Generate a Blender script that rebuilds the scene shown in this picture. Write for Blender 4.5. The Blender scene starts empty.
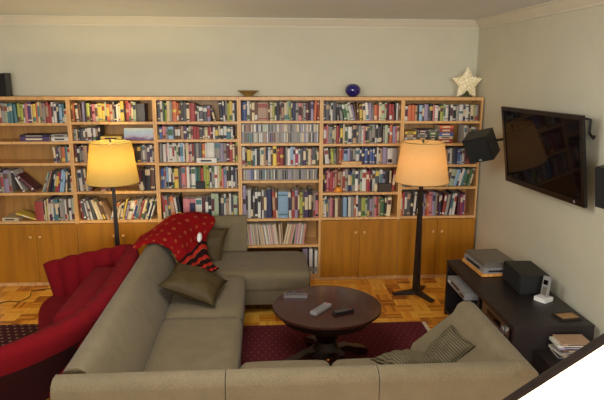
import bpy, bmesh, math, random
from mathutils import Vector, Matrix
S = bpy.context.scene
COL = S.collection
rnd = random.Random(7)
PI = math.pi

# ------------------------------------------------------------------ camera
R_ = math.radians
cam_d = bpy.data.cameras.new('camera'); cam = bpy.data.objects.new('camera', cam_d); COL.objects.link(cam)
cam_d.sensor_width = 36.0; cam_d.lens = 577.85 / 604 * 36; cam_d.clip_start = 0.05
CR = Vector((0.99768791, -0.06784558, 0.00397687)); CU = Vector((0.01071867, 0.21486509, 0.97658492)); CF = Vector((0.06711146, 0.97428434, -0.21509552))
CP = Vector((1.024, -5.631, 2.094))
M = Matrix((CR, CU, -CF)).transposed().to_4x4(); M.translation = CP
cam.matrix_world = M
S.camera = cam

# ------------------------------------------------------------------ world, light, exposure
S.view_settings.view_transform = 'Standard'; S.view_settings.look = 'None'
S.view_settings.gamma = 1.0; S.view_settings.use_curve_mapping = False
S.view_settings.exposure = 0.0
S.cycles.use_denoising = True
W = bpy.data.worlds.new('world'); S.world = W; W.use_nodes = True
W.node_tree.nodes['Background'].inputs[0].default_value = (0.98, 1.0, 0.98, 1)
W.node_tree.nodes['Background'].inputs[1].default_value = 0.4
def area(name, loc, rot, sx, sy, e, c):
    d = bpy.data.lights.new(name, 'AREA'); d.shape = 'RECTANGLE'; d.size = sx; d.size_y = sy; d.energy = e; d.color = c
    o = bpy.data.objects.new(name, d); COL.objects.link(o); o.location = loc; o.rotation_euler = rot
    return o
area('window_light', (0.8, -11.5, 2.55), (math.radians(86), 0, 0), 5.0, 1.8, 520, (1.0, 1.0, 0.96))
pd = bpy.data.lights.new('overhead_fill_light', 'POINT'); pd.energy = 85; pd.color = (1.0, 1.0, 0.94); pd.shadow_soft_size = 0.45  # added fill from above
po = bpy.data.objects.new('overhead_fill_light', pd); COL.objects.link(po); po.location = (0.8, -3.1, 2.3)
LAMP_L, LAMP_R = (-0.335, -0.36), (2.49, -0.45)
LAMP_W_L, LAMP_W_R = 35.0, 4.2

# ------------------------------------------------------------------ material helpers
def lin(c):
    f = lambda v: v / 12.92 if v <= 0.04045 else ((v + 0.055) / 1.055) ** 2.4
    return tuple(f(v / 255.0) for v in c) + (1.0,)
def new_mat(name):
    m = bpy.data.materials.new(name); m.use_nodes = True
    nt = m.node_tree; b = nt.nodes['Principled BSDF']
    return m, nt, b
def N(nt, t, **kw):
    n = nt.nodes.new(t)
    for k, v in kw.items(): setattr(n, k, v)
    return n
def ramp(nt, fac, stops):
    r = N(nt, 'ShaderNodeValToRGB')
    el = r.color_ramp.elements
    while len(el) < len(stops): el.new(0.5)
    for e, (p, c) in zip(el, stops): e.position = p; e.color = c
    nt.links.new(fac, r.inputs[0]); return r
def mixc(nt, fac, a, b, blend='MIX'):
    m = N(nt, 'ShaderNodeMix', data_type='RGBA', blend_type=blend)
    for s, v in ((0, fac), (6, a), (7, b)):
        if hasattr(v, 'is_linked') or hasattr(v, 'links'): nt.links.new(v, m.inputs[s])
        else: m.inputs[s].default_value = v
    return m.outputs[2]
def shade3(c, k): return tuple(min(1, v * k) for v in c[:3]) + (1,)
def plain(name, rgb, rough=0.5, var=0.12, scale=8.0, metal=0.0, bump=0.0, bscale=200.0, objvar=0.0, spec=0.5, coat=0.0):
    """noise-varied colour"""
    m, nt, b = new_mat(name)
    c = lin(rgb)
    tc = N(nt, 'ShaderNodeTexCoord'); nz = N(nt, 'ShaderNodeTexNoise'); nz.inputs['Scale'].default_value = scale; nz.inputs['Detail'].default_value = 4
    nt.links.new(tc.outputs['Object'], nz.inputs['Vector'])
    r = ramp(nt, nz.outputs['Fac'], [(0.3, shade3(c, 1 - var)), (0.7, shade3(c, 1 + var))])
    out = r.outputs[0]
    if objvar:
        oi = N(nt, 'ShaderNodeObjectInfo'); h = N(nt, 'ShaderNodeHueSaturation')
        mr = N(nt, 'ShaderNodeMapRange'); mr.inputs['To Min'].default_value = 1 - objvar; mr.inputs['To Max'].default_value = 1 + objvar; h.inputs['Saturation'].default_value = 0.95
        nt.links.new(oi.outputs['Random'], mr.inputs['Value']); nt.links.new(mr.outputs[0], h.inputs['Value']); nt.links.new(out, h.inputs['Color'])
        out = h.outputs[0]
    nt.links.new(out, b.inputs['Base Color'])
    b.inputs['Roughness'].default_value = rough; b.inputs['Metallic'].default_value = metal
    b.inputs['Specular IOR Level'].default_value = spec; b.inputs['Coat Weight'].default_value = coat
    if bump:
        n2 = N(nt, 'ShaderNodeTexNoise'); n2.inputs['Scale'].default_value = bscale; n2.inputs['Detail'].default_value = 3
        nt.links.new(tc.outputs['Object'], n2.inputs['Vector'])
        bp = N(nt, 'ShaderNodeBump'); bp.inputs['Strength'].default_value = bump; bp.inputs['Distance'].default_value = 0.004
        nt.links.new(n2.outputs['Fac'], bp.inputs['Height']); nt.links.new(bp.outputs[0], b.inputs['Normal'])
    return m
def wood(name, dark, light, rough=0.45, stretch=(14, 14, 1.1), spec=0.5, coat=0.0):
    m, nt, b = new_mat(name)
    tc = N(nt, 'ShaderNodeTexCoord'); mp = N(nt, 'ShaderNodeMapping'); mp.inputs['Scale'].default_value = stretch
    oi = N(nt, 'ShaderNodeObjectInfo'); ad = N(nt, 'ShaderNodeVectorMath', operation='ADD')
    nt.links.new(tc.outputs['Object'], ad.inputs[0]); 
    cx = N(nt, 'ShaderNodeCombineXYZ'); nt.links.new(oi.outputs['Random'], cx.inputs[0]); nt.links.new(oi.outputs['Random'], cx.inputs[2])
    nt.links.new(cx.outputs[0], ad.inputs[1]); nt.links.new(ad.outputs[0], mp.inputs['Vector'])
    nz = N(nt, 'ShaderNodeTexNoise'); nz.inputs['Scale'].default_value = 2.2; nz.inputs['Detail'].default_value = 6; nz.inputs['Distortion'].default_value = 0.6
    nt.links.new(mp.outputs[0], nz.inputs['Vector'])
    r = ramp(nt, nz.outputs['Fac'], [(0.25, lin(dark)), (0.55, lin(light)), (0.8, shade3(lin(light), 1.12))])
    nt.links.new(r.outputs[0], b.inputs['Base Color'])
    b.inputs['Roughness'].default_value = rough; b.inputs['Specular IOR Level'].default_value = spec; b.inputs['Coat Weight'].default_value = coat
    b.inputs['Coat Roughness'].default_value = 0.15
    return m
def fabric(name, rgb, var=0.18, scale=260, rough=0.95, weave=(1, 1, 1), sheen=0.25):
    m, nt, b = new_mat(name); c = lin(rgb)
    tc = N(nt, 'ShaderNodeTexCoord'); mp = N(nt, 'ShaderNodeMapping'); mp.inputs['Scale'].default_value = weave
    nt.links.new(tc.outputs['Object'], mp.inputs[0])
    n1 = N(nt, 'ShaderNodeTexNoise'); n1.inputs['Scale'].default_value = scale; n1.inputs['Detail'].default_value = 2
    n2 = N(nt, 'ShaderNodeTexNoise'); n2.inputs['Scale'].default_value = 9; n2.inputs['Detail'].default_value = 3
    nt.links.new(mp.outputs[0], n1.inputs['Vector']); nt.links.new(tc.outputs['Object'], n2.inputs['Vector'])
    r1 = ramp(nt, n1.outputs['Fac'], [(0.3, shade3(c, 1 - var)), (0.7, shade3(c, 1 + var))])
    r2 = ramp(nt, n2.outputs['Fac'], [(0.3, (0.86, 0.86, 0.86, 1)), (0.7, (1, 1, 1, 1))])
    nt.links.new(mixc(nt, 1.0, r1.outputs[0], r2.outputs[0], 'MULTIPLY'), b.inputs['Base Color'])
    b.inputs['Roughness'].default_value = rough; b.inputs['Sheen Weight'].default_value = sheen; b.inputs['Specular IOR Level'].default_value = 0.2
    bp = N(nt, 'ShaderNodeBump'); bp.inputs['Strength'].default_value = 0.3; bp.inputs['Distance'].default_value = 0.003
    nt.links.new(n1.outputs['Fac'], bp.inputs['Height']); nt.links.new(bp.outputs[0], b.inputs['Normal'])
    return m
def math_node(nt, op, a, b=None, c=None):
    n = N(nt, 'ShaderNodeMath', operation=op)
    for i, v in enumerate((a, b, c)):
        if v is None: continue
        if isinstance(v, (int, float)): n.inputs[i].default_value = v
        else: nt.links.new(v, n.inputs[i])
    return n.outputs[0]

# ------------------------------------------------------------------ mesh helpers
def bm_new(): return bmesh.new()
def box(bm, x0, x1, y0, y1, z0, z1, mi=0):
    v = [bm.verts.new((x, y, z)) for z in (z0, z1) for y in (y0, y1) for x in (x0, x1)]
    for q in ((0, 2, 3, 1), (4, 5, 7, 6), (0, 1, 5, 4), (2, 6, 7, 3), (0, 4, 6, 2), (1, 3, 7, 5)):
        f = bm.faces.new([v[i] for i in q]); f.material_index = mi
    return v
def bevel(bm, r, seg=2, angle=40):
    es = [e for e in bm.edges if len(e.link_faces) == 2 and e.calc_face_angle(0) > math.radians(angle)]
    bmesh.ops.bevel(bm, geom=es, offset=r, segments=seg, affect='EDGES', profile=0.5, clamp_overlap=True)
def rbox(x0, x1, y0, y1, z0, z1, r=0.01, seg=2):
    bm = bm_new(); box(bm, x0, x1, y0, y1, z0, z1); bevel(bm, r, seg); return bm
def lathe(bm, prof, seg=32, cx=0, cy=0, mi=0, cap=True):
    rings = []
    for r, z in prof:
        rings.append([bm.verts.new((cx + r * math.cos(2 * PI * i / seg), cy + r * math.sin(2 * PI * i / seg), z)) for i in range(seg)])
    for a, b in zip(rings, rings[1:]):
        for i in range(seg):
            f = bm.faces.new((a[i], a[(i + 1) % seg], b[(i + 1) % seg], b[i])); f.material_index = mi
    if cap:
        if prof[0][0] > 1e-5: bm.faces.new(rings[0][::-1]).material_index = mi
        if prof[-1][0] > 1e-5: bm.faces.new(rings[-1]).material_index = mi
def tube(bm, pts, r, seg=8, mi=0):
    pts = [Vector(p) for p in pts]; rings = []
    for i, p in enumerate(pts):
        t = (pts[min(i + 1, len(pts) - 1)] - pts[max(i - 1, 0)]).normalized()
        a = t.cross(Vector((0, 0, 1)));  a = a if a.length > 1e-3 else t.cross(Vector((1, 0, 0)))
        a.normalize(); b = t.cross(a)
        rr = r[i] if isinstance(r, (list, tuple)) else r
        rings.append([bm.verts.new(p + a * rr * math.cos(2 * PI * k / seg) + b * rr * math.sin(2 * PI * k / seg)) for k in range(seg)])
    for a, b in zip(rings, rings[1:]):
        for k in range(seg): bm.faces.new((a[k], a[(k + 1) % seg], b[(k + 1) % seg], b[k])).material_index = mi
    bm.faces.new(rings[0][::-1]).material_index = mi; bm.faces.new(rings[-1]).material_index = mi
def prism(bm, poly, axis, a, b, mi=0):
    """extrude a 2-D polygon along an axis ('x': poly is (y,z), 'y': (x,z), 'z': (x,y))"""
    def P(u, v, w): return {'x': (w, u, v), 'y': (u, w, v), 'z': (u, v, w)}[axis]
    A = [bm.verts.new(P(u, v, a)) for u, v in poly]; B = [bm.verts.new(P(u, v, b)) for u, v in poly]
    n = len(poly)
    bm.faces.new(A).material_index = mi; bm.faces.new(B[::-1]).material_index = mi
    for i in range(n): bm.faces.new((A[i], B[i], B[(i + 1) % n], A[(i + 1) % n])).material_index = mi
def grid_surface(bm, rows, closed_u=False, mi=0):
    V = [[bm.verts.new(p) for p in r] for r in rows]
    for a, b in zip(V, V[1:]):
        n = len(a)
        for i in range(n if closed_u else n - 1):
            bm.faces.new((a[i], a[(i + 1) % n], b[(i + 1) % n], b[i])).material_index = mi
    return V
def obj(name, bm, mats, parent=None, smooth=False, loc=None, rot=None, label=None, xform=None):
    if xform is not None: bmesh.ops.transform(bm, matrix=xform, verts=bm.verts)
    bmesh.ops.recalc_face_normals(bm, faces=bm.faces)
    me = bpy.data.meshes.new(name); bm.to_mesh(me); bm.free()
    for m in (mats if isinstance(mats, (list, tuple)) else [mats]): me.materials.append(m)
    if smooth:
        me.polygons.foreach_set('use_smooth', [True] * len(me.polygons))
        if smooth == 'auto':
            try: me.set_sharp_from_angle(angle=math.radians(38))
            except Exception: pass
    o = bpy.data.objects.new(name, me); COL.objects.link(o)
    if parent: o.parent = parent
    if loc: o.location = loc
    if rot: o.rotation_euler = rot
    if label: o['label'] = label
    return o
def tag(o, label, cat, group=None):
    o['label'] = label; o['category'] = cat
    if group: o['group'] = group
    return o
def thing(name, label, cat, loc=(0, 0, 0), rotz=0, group=None):
    o = bpy.data.objects.new(name, None); COL.objects.link(o); o.location = loc; o.rotation_euler = (0, 0, rotz); o.empty_display_size = 0.1
    return tag(o, label, cat, group)
def struct(name, bm, m, parent=None, smooth=False):
    o = obj(name, bm, m, parent, smooth)
    if not parent: o['kind'] = 'structure'
    return o
def subsurf(o, n=1):
    m = o.modifiers.new('subdivision', 'SUBSURF'); m.levels = n; m.render_levels = n; return o

# ------------------------------------------------------------------ materials
M_WALL = plain('wall_paint', (204, 199, 178), 0.9, 0.03, 3, bump=0.05, bscale=90)
M_CEIL = plain('ceiling_paint', (220, 224, 226), 0.95, 0.02, 2)
M_TRIM = plain('moulding_paint', (214, 206, 186), 0.7, 0.02, 3)
M_CASE = wood('honey_beech', (138, 96, 42), (164, 118, 56), 0.42)
M_DOOR = wood('honey_beech_door', (144, 90, 8), (164, 106, 12), 0.38, (9, 9, 0.8))
M_EDGE = wood('beech_edge', (188, 138, 82), (214, 166, 106), 0.45)
M_DARKWOOD = plain('dark_stained_wood', (36, 26, 22), 0.4, 0.2, 12)
M_BLACKWOOD = plain('black_brown_lacquer', (30, 22, 22), 0.42, 0.15, 9)
M_TABLE = wood('mahogany', (34, 10, 7), (54, 18, 12), 0.22, (3, 12, 3), coat=0.25)
M_TABLE_D = plain('mahogany_base', (44, 22, 18), 0.35, 0.2, 10)  # dark mahogany tone for apron, pedestal and feet
M_SOFA = fabric('sofa_fabric', (116, 103, 80), 0.18, 180, weave=(1, 1, 1), sheen=0.08)
M_RED = fabric('red_upholstery', (110, 4, 15), 0.12, 160, sheen=0.0)
M_OLIVE = fabric('olive_satin', (72, 58, 34), 0.18, 120, rough=0.6, sheen=0.0)
M_BLACK = plain('black_plastic', (13, 12, 13), 0.5, 0.1, 10)
M_BLACKM = plain('black_cloth_grille', (11, 11, 12), 0.85, 0.15, 60)
M_SILVER = plain('silver_plastic', (150, 148, 150), 0.4, 0.05, 10, metal=0.2)
M_GREYM = plain('grey_metal', (112, 104, 94), 0.4, 0.06, 10, metal=0.2)
M_WHITEP = plain('white_plastic', (222, 220, 216), 0.4, 0.03, 8)
M_SCREEN = plain('glossy_black_screen', (16, 10, 13), 0.05, 0.05, 4, spec=0.1)
M_BRASS = plain('brass', (158, 132, 76), 0.4, 0.1, 8, metal=0.35)
M_CABLE = plain('brown_cable', (60, 44, 28), 0.6, 0.1, 10)

# floor: mosaic parquet of small finger squares
def parquet():
    m, nt, b = new_mat('mosaic_parquet')
    tc = N(nt, 'ShaderNodeTexCoord'); sp = N(nt, 'ShaderNodeSeparateXYZ'); nt.links.new(tc.outputs['Object'], sp.inputs[0])
    T = 0.14
    u = math_node(nt, 'DIVIDE', sp.outputs[0], T); v = math_node(nt, 'DIVIDE', sp.outputs[1], T)
    fu = math_node(nt, 'FLOOR', u); fv = math_node(nt, 'FLOOR', v)
    par = math_node(nt, 'FLOORED_MODULO', math_node(nt, 'ADD', fu, fv), 2.0)
    su = math_node(nt, 'FRACT', u); sv = math_node(nt, 'FRACT', v)
    s = math_node(nt, 'ADD', math_node(nt, 'MULTIPLY', su, par), math_node(nt, 'MULTIPLY', sv, math_node(nt, 'SUBTRACT', 1.0, par)))
    k = math_node(nt, 'FLOOR', math_node(nt, 'MULTIPLY', s, 5.0))
    cx = N(nt, 'ShaderNodeCombineXYZ'); nt.links.new(fu, cx.inputs[0]); nt.links.new(fv, cx.inputs[1]); nt.links.new(k, cx.inputs[2])
    wn = N(nt, 'ShaderNodeTexWhiteNoise', noise_dimensions='3D'); nt.links.new(cx.outputs[0], wn.inputs[0])
    cx2 = N(nt, 'ShaderNodeCombineXYZ'); nt.links.new(fu, cx2.inputs[0]); nt.links.new(fv, cx2.inputs[1])
    wn2 = N(nt, 'ShaderNodeTexWhiteNoise', noise_dimensions='3D'); nt.links.new(cx2.outputs[0], wn2.inputs[0])
    f = math_node(nt, 'ADD', math_node(nt, 'MULTIPLY', wn.outputs[0], 0.45), math_node(nt, 'MULTIPLY', wn2.outputs[0], 0.55))
    r = ramp(nt, f, [(0.1, lin((150, 82, 18))), (0.45, lin((218, 142, 42))), (0.9, lin((242, 186, 78)))])
    fr = math_node(nt, 'FRACT', math_node(nt, 'MULTIPLY', s, 5.0))
    gap = math_node(nt, 'LESS_THAN', fr, 0.06)
    nt.links.new(mixc(nt, math_node(nt, 'MULTIPLY', gap, 0.5), r.outputs[0], (0.05, 0.02, 0.01, 1)), b.inputs['Base Color'])
    b.inputs['Roughness'].default_value = 0.32
    return m
M_FLOOR = parquet()
def rug_mat(name, base, dot, line, cell=0.085, dr=0.2, grid=0.03):
    m, nt, b = new_mat(name)
    tc = N(nt, 'ShaderNodeTexCoord'); sp = N(nt, 'ShaderNodeSeparateXYZ'); nt.links.new(tc.outputs['Object'], sp.inputs[0])
    u = math_node(nt, 'DIVIDE', sp.outputs[0], cell); v = math_node(nt, 'DIVIDE', sp.outputs[1], cell)
    row = math_node(nt, 'FLOOR', v)
    u2 = math_node(nt, 'ADD', u, math_node(nt, 'MULTIPLY', row, 0.5))
    du = math_node(nt, 'ABSOLUTE', math_node(nt, 'SUBTRACT', math_node(nt, 'FRACT', u2), 0.5)); dv = math_node(nt, 'ABSOLUTE', math_node(nt, 'SUBTRACT', math_node(nt, 'FRACT', v), 0.5))
    d = math_node(nt, 'ADD', du, dv)
    dots = math_node(nt, 'LESS_THAN', d, dr)
    ring = math_node(nt, 'COMPARE', d, 0.42, 0.05)
    nz = N(nt, 'ShaderNodeTexNoise'); nz.inputs['Scale'].default_value = 120; nt.links.new(tc.outputs['Object'], nz.inputs[0])
    base_c = ramp(nt, nz.outputs['Fac'], [(0.3, shade3(lin(base), 0.75)), (0.7, shade3(lin(base), 1.2))]).outputs[0]
    c = mixc(nt, math_node(nt, 'MULTIPLY', ring, 0.7), base_c, lin(line))
    c = mixc(nt, math_node(nt, 'MULTIPLY', dots, 0.8), c, lin(dot))
    nt.links.new(c, b.inputs['Base Color']); b.inputs['Roughness'].default_value = 0.95; b.inputs['Specular IOR Level'].default_value = 0.1
    return m
M_RUG = rug_mat('maroon_rug', (94, 36, 42), (128, 80, 78), (70, 26, 36), 0.055, 0.15)
M_RUG2 = rug_mat('grey_maroon_rug', (62, 30, 34), (140, 110, 90), (34, 20, 26), 0.06, 0.24)
M_FRINGE = plain('rug_fringe', (200, 186, 160), 0.9, 0.1, 40)

# ------------------------------------------------------------------ the room
XR, YB, ZC = 3.22, 0.305, 2.615
XL, YF = -3.2, -7.0
bm = bm_new(); box(bm, XL, XR, YF, YB, -0.05, 0); struct('floor', bm, M_FLOOR)
bm = bm_new(); box(bm, XL, XR, YF, YB, ZC, ZC + 0.05); struct('ceiling', bm, M_CEIL)
bm = bm_new(); box(bm, XL - 0.1, XR + 0.1, YB, YB + 0.1, -0.05, ZC + 0.05); struct('wall_back', bm, M_WALL)
bm = bm_new(); box(bm, XR, XR + 0.1, YF, YB, -0.05, ZC + 0.05); struct('wall_right', bm, M_WALL)
bm = bm_new(); box(bm, XL - 0.1, XL, YF, YB, -0.05, ZC + 0.05); struct('wall_left', bm, M_WALL)
# crown moulding with a stepped cove
prof = [(0, 0), (0, -0.085), (-0.012, -0.085), (-0.014, -0.07), (-0.03, -0.055), (-0.05, -0.03), (-0.062, -0.014), (-0.075, -0.012), (-0.075, 0)]
bm = bm_new(); prism(bm, [(YB - 0.001 + a, ZC - 0.001 + b) for a, b in prof], 'x', XL, XR - 0.001); struct('trim_1', bm, M_TRIM, smooth='auto')
bm = bm_new(); prism(bm, [(XR - 0.001 + a, ZC - 0.001 + b) for a, b in prof], 'y', YF, YB - 0.08); struct('trim_2', bm, M_TRIM, smooth='auto')
bm = bm_new(); prism(bm, [(XL + 0.001 - a, ZC - 0.001 + b) for a, b in prof], 'y', YF, YB - 0.08); struct('trim_3', bm, M_TRIM, smooth='auto')
bm = bm_new(); prism(bm, [(XR - 0.001, 0.001), (XR - 0.015, 0.001), (XR - 0.015, 0.085), (XR - 0.008, 0.1), (XR - 0.001, 0.1)], 'y', YF, -0.02); struct('baseboard_right', bm, M_TRIM)
bm = bm_new(); prism(bm, [(YB - 0.001, 0.001), (YB - 0.015, 0.001), (YB - 0.015, 0.085), (YB - 0.008, 0.1), (YB - 0.001, 0.1)], 'x', XL, -1.62); struct('baseboard_back', bm, M_TRIM)

# ------------------------------------------------------------------ bookcases
H = 1.865; T = 0.018; TS = 0.024; D = 0.285
ORD = ['leftmost', 'second', 'third', 'fourth', 'fifth', 'rightmost']
UNITS = {   # shelf top heights from the top down; the last one is the cabinet's own top (or the plinth board)
    'A': (-1.6, [1.62, 1.445, 1.238, 0.95, 0.665], True), 'B': (-0.8, [1.63, 1.45, 1.238, 0.957, 0.665], True),
    'C': (0.0, [1.632, 1.46, 1.232, 0.97, 0.665], True), 'D': (0.8, [1.638, 1.42, 1.197, 1.05, 0.662, 0.383, 0.062], False),
    'E': (1.6, [1.638, 1.413, 1.202, 0.922, 0.665], True), 'F': (2.4, [1.634, 1.412, 1.2, 0.972, 0.668], True)}
CASE_LABEL = {
    'A': 'honey wood bookcase at the far left with two nearly empty shelves, black speaker on top',
    'B': 'honey wood bookcase behind the left lit floor lamp, two doors below',
    'C': 'honey wood bookcase full of books behind the corner of the sofa',
    'D': 'doorless honey wood bookcase of disc cases and booklets, open down to the floor',
    'E': 'honey wood bookcase with blue glass ball on top, two doors below',
    'F': 'honey wood bookcase at the right wall with the star on top, behind right floor lamp'}
def bookcase(k):
    x0, sh, doors = UNITS[k]; x1 = x0 + 0.8
    t = thing('bookcase', CASE_LABEL[k], 'bookcase', (x0 + 0.4, 0, 0), 0, 'honey wood bookcases along the back wall')
    g = 0.0006
    def part(name, bm, m, par=t): return obj(name, bm, m, par, xform=Matrix.Translation((-(x0 + 0.4), 0, 0)))
    for a in (x0 + g, x1 - T - g):
        bm = bm_new(); box(bm, a, a + T, 0, D, 0, H); bevel(bm, 0.0015, 1); part('side_panel', bm, M_EDGE if doors or True else M_CASE)
    bm = bm_new(); box(bm, x0 + T, x1 - T, 0.0, D, H - 0.03, H); part('top_panel', bm, M_EDGE)
    bm = bm_new(); box(bm, x0 + T, x1 - T, D - 0.01, D - 0.002, 0.05, H - 0.03); part('back_panel', bm, M_CASE)
    for z in sh:
        bm = bm_new(); box(bm, x0 + T + 0.0005, x1 - T - 0.0005, 0.002, D - 0.01, z - TS, z); bevel(bm, 0.002, 1); part('shelf', bm, M_EDGE)
    bm = bm_new(); box(bm, x0 + T, x1 - T, 0.012, 0.03, 0, 0.05); part('plinth', bm, M_EDGE)
    if doors:
        zt = sh[-1] - TS - 0.003
        xm = (x0 + x1) / 2
        for s, (a, b) in enumerate(((x0 + 0.004, xm - 0.0015), (xm + 0.0015, x1 - 0.004))):
            bm = bm_new(); box(bm, a, b, -0.018, -0.0005, 0.045, zt); bevel(bm, 0.0015, 1); d = part('door', bm, M_DOOR)
            kx = xm - 0.045 if s == 0 else xm + 0.045
            bm = bm_new(); lathe(bm, [(0.006, 0.0), (0.006, 0.012), (0.014, 0.017), (0.015, 0.024), (0.010, 0.029), (0.0, 0.03)], 14)
            bmesh.ops.transform(bm, matrix=Matrix.Translation((kx - (x0 + 0.4), -0.018, 0.515)) @ Matrix.Rotation(PI / 2, 4, 'X'), verts=bm.verts)
            obj('knob', bm, M_EDGE, d, True)
    return t
for k in UNITS: bookcase(k)

# ------------------------------------------------------------------ books
PAL = {'w': ('white', (206, 200, 190)), 'c': ('cream', (206, 186, 148)), 'y': ('yellow', (206, 174, 60)), 'o': ('orange', (190, 92, 40)),
 'r': ('red', (150, 44, 38)), 'm': ('maroon', (88, 28, 42)), 'p': ('purple', (72, 46, 88)), 'b': ('blue', (66, 90, 146)), 'n': ('navy blue', (38, 38, 76)),
 't': ('teal', (66, 112, 120)), 'g': ('green', (62, 96, 58)), 'l': ('lime green', (160, 164, 66)), 'd': ('black', (34, 28, 30)), 'k': ('charcoal grey', (78, 76, 80)),
 's': ('grey', (140, 133, 126)), 'B': ('brown', (98, 64, 42)), 'T': ('tan', (168, 134, 104)), 'P': ('pink', (194, 112, 118)), 'L': ('light blue', (134, 164, 192)),
 'v': ('lavender grey', (140, 126, 152)), 'G': ('pale green', (164, 176, 144)), 'M': ('magenta', (146, 30, 78))}
BM = {k: plain('cover_' + v[0].replace(' ', '_'), v[1], 0.5, 0.08, 30, objvar=0.16) for k, v in PAL.items()}
M_PAGE = plain('page_edges', (214, 204, 180), 0.9, 0.08, 60)
M_GOLD = plain('title_gold', (190, 150, 70), 0.5, 0.05, 30)
def book_mesh(bm, w, h, d, cover, page, band, style, r):
    """a hard-backed volume standing on its tail, spine towards -y, left bottom front corner at the origin"""
    b = min(0.0028, w * 0.16); q = 0.0035
    rs = min(0.004, w * 0.22)
    box(bm, 0, b, rs, d, 0, h, cover); box(bm, w - b, w, rs, d, 0, h, cover)
    prism(bm, [(0, rs), (0.14 * w, rs * 0.35), (0.35 * w, 0), (0.65 * w, 0), (0.86 * w, rs * 0.35), (w, rs), (w - b, rs + b), (b, rs + b)], 'z', 0, h, cover)
    box(bm, b, w - b, rs + b, d - q, q, h - q, page)
    e = 0.0006
    for (a, c) in style:
        prism(bm, [(0.06 * w, rs * 0.6 - e), (0.33 * w, -e), (0.67 * w, -e), (0.94 * w, rs * 0.6 - e), (0.94 * w, rs * 0.6 + 0.001), (0.06 * w, rs * 0.6 + 0.001)], 'z', a * h, c * h, band)
STYLES = [[], [(0.62, 0.86)], [(0.10, 0.16), (0.84, 0.9)], [(0.3, 0.8)], [(0.06, 0.3)], [], [(0.7, 0.93), (0.06, 0.14)], [(0.45, 0.6)]]
LIGHTS = set('wcyLGTlsPv')
def parse(s, defh):
    out = []
    for tok in s.split():
        if tok[0] == '_': out.append(('gap', float(tok[1:]))); continue
        lean = 0.0
        if '/' in tok: tok, l = tok.split('/'); lean = float(l)
        i = 0
        while tok[i].isdigit() or tok[i] == '.': i += 1
        hh = float(tok[i + 1:]) if len(tok) > i + 1 else None
        out.append(('book', float(tok[:i]), tok[i], hh, lean))
    return out
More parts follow.
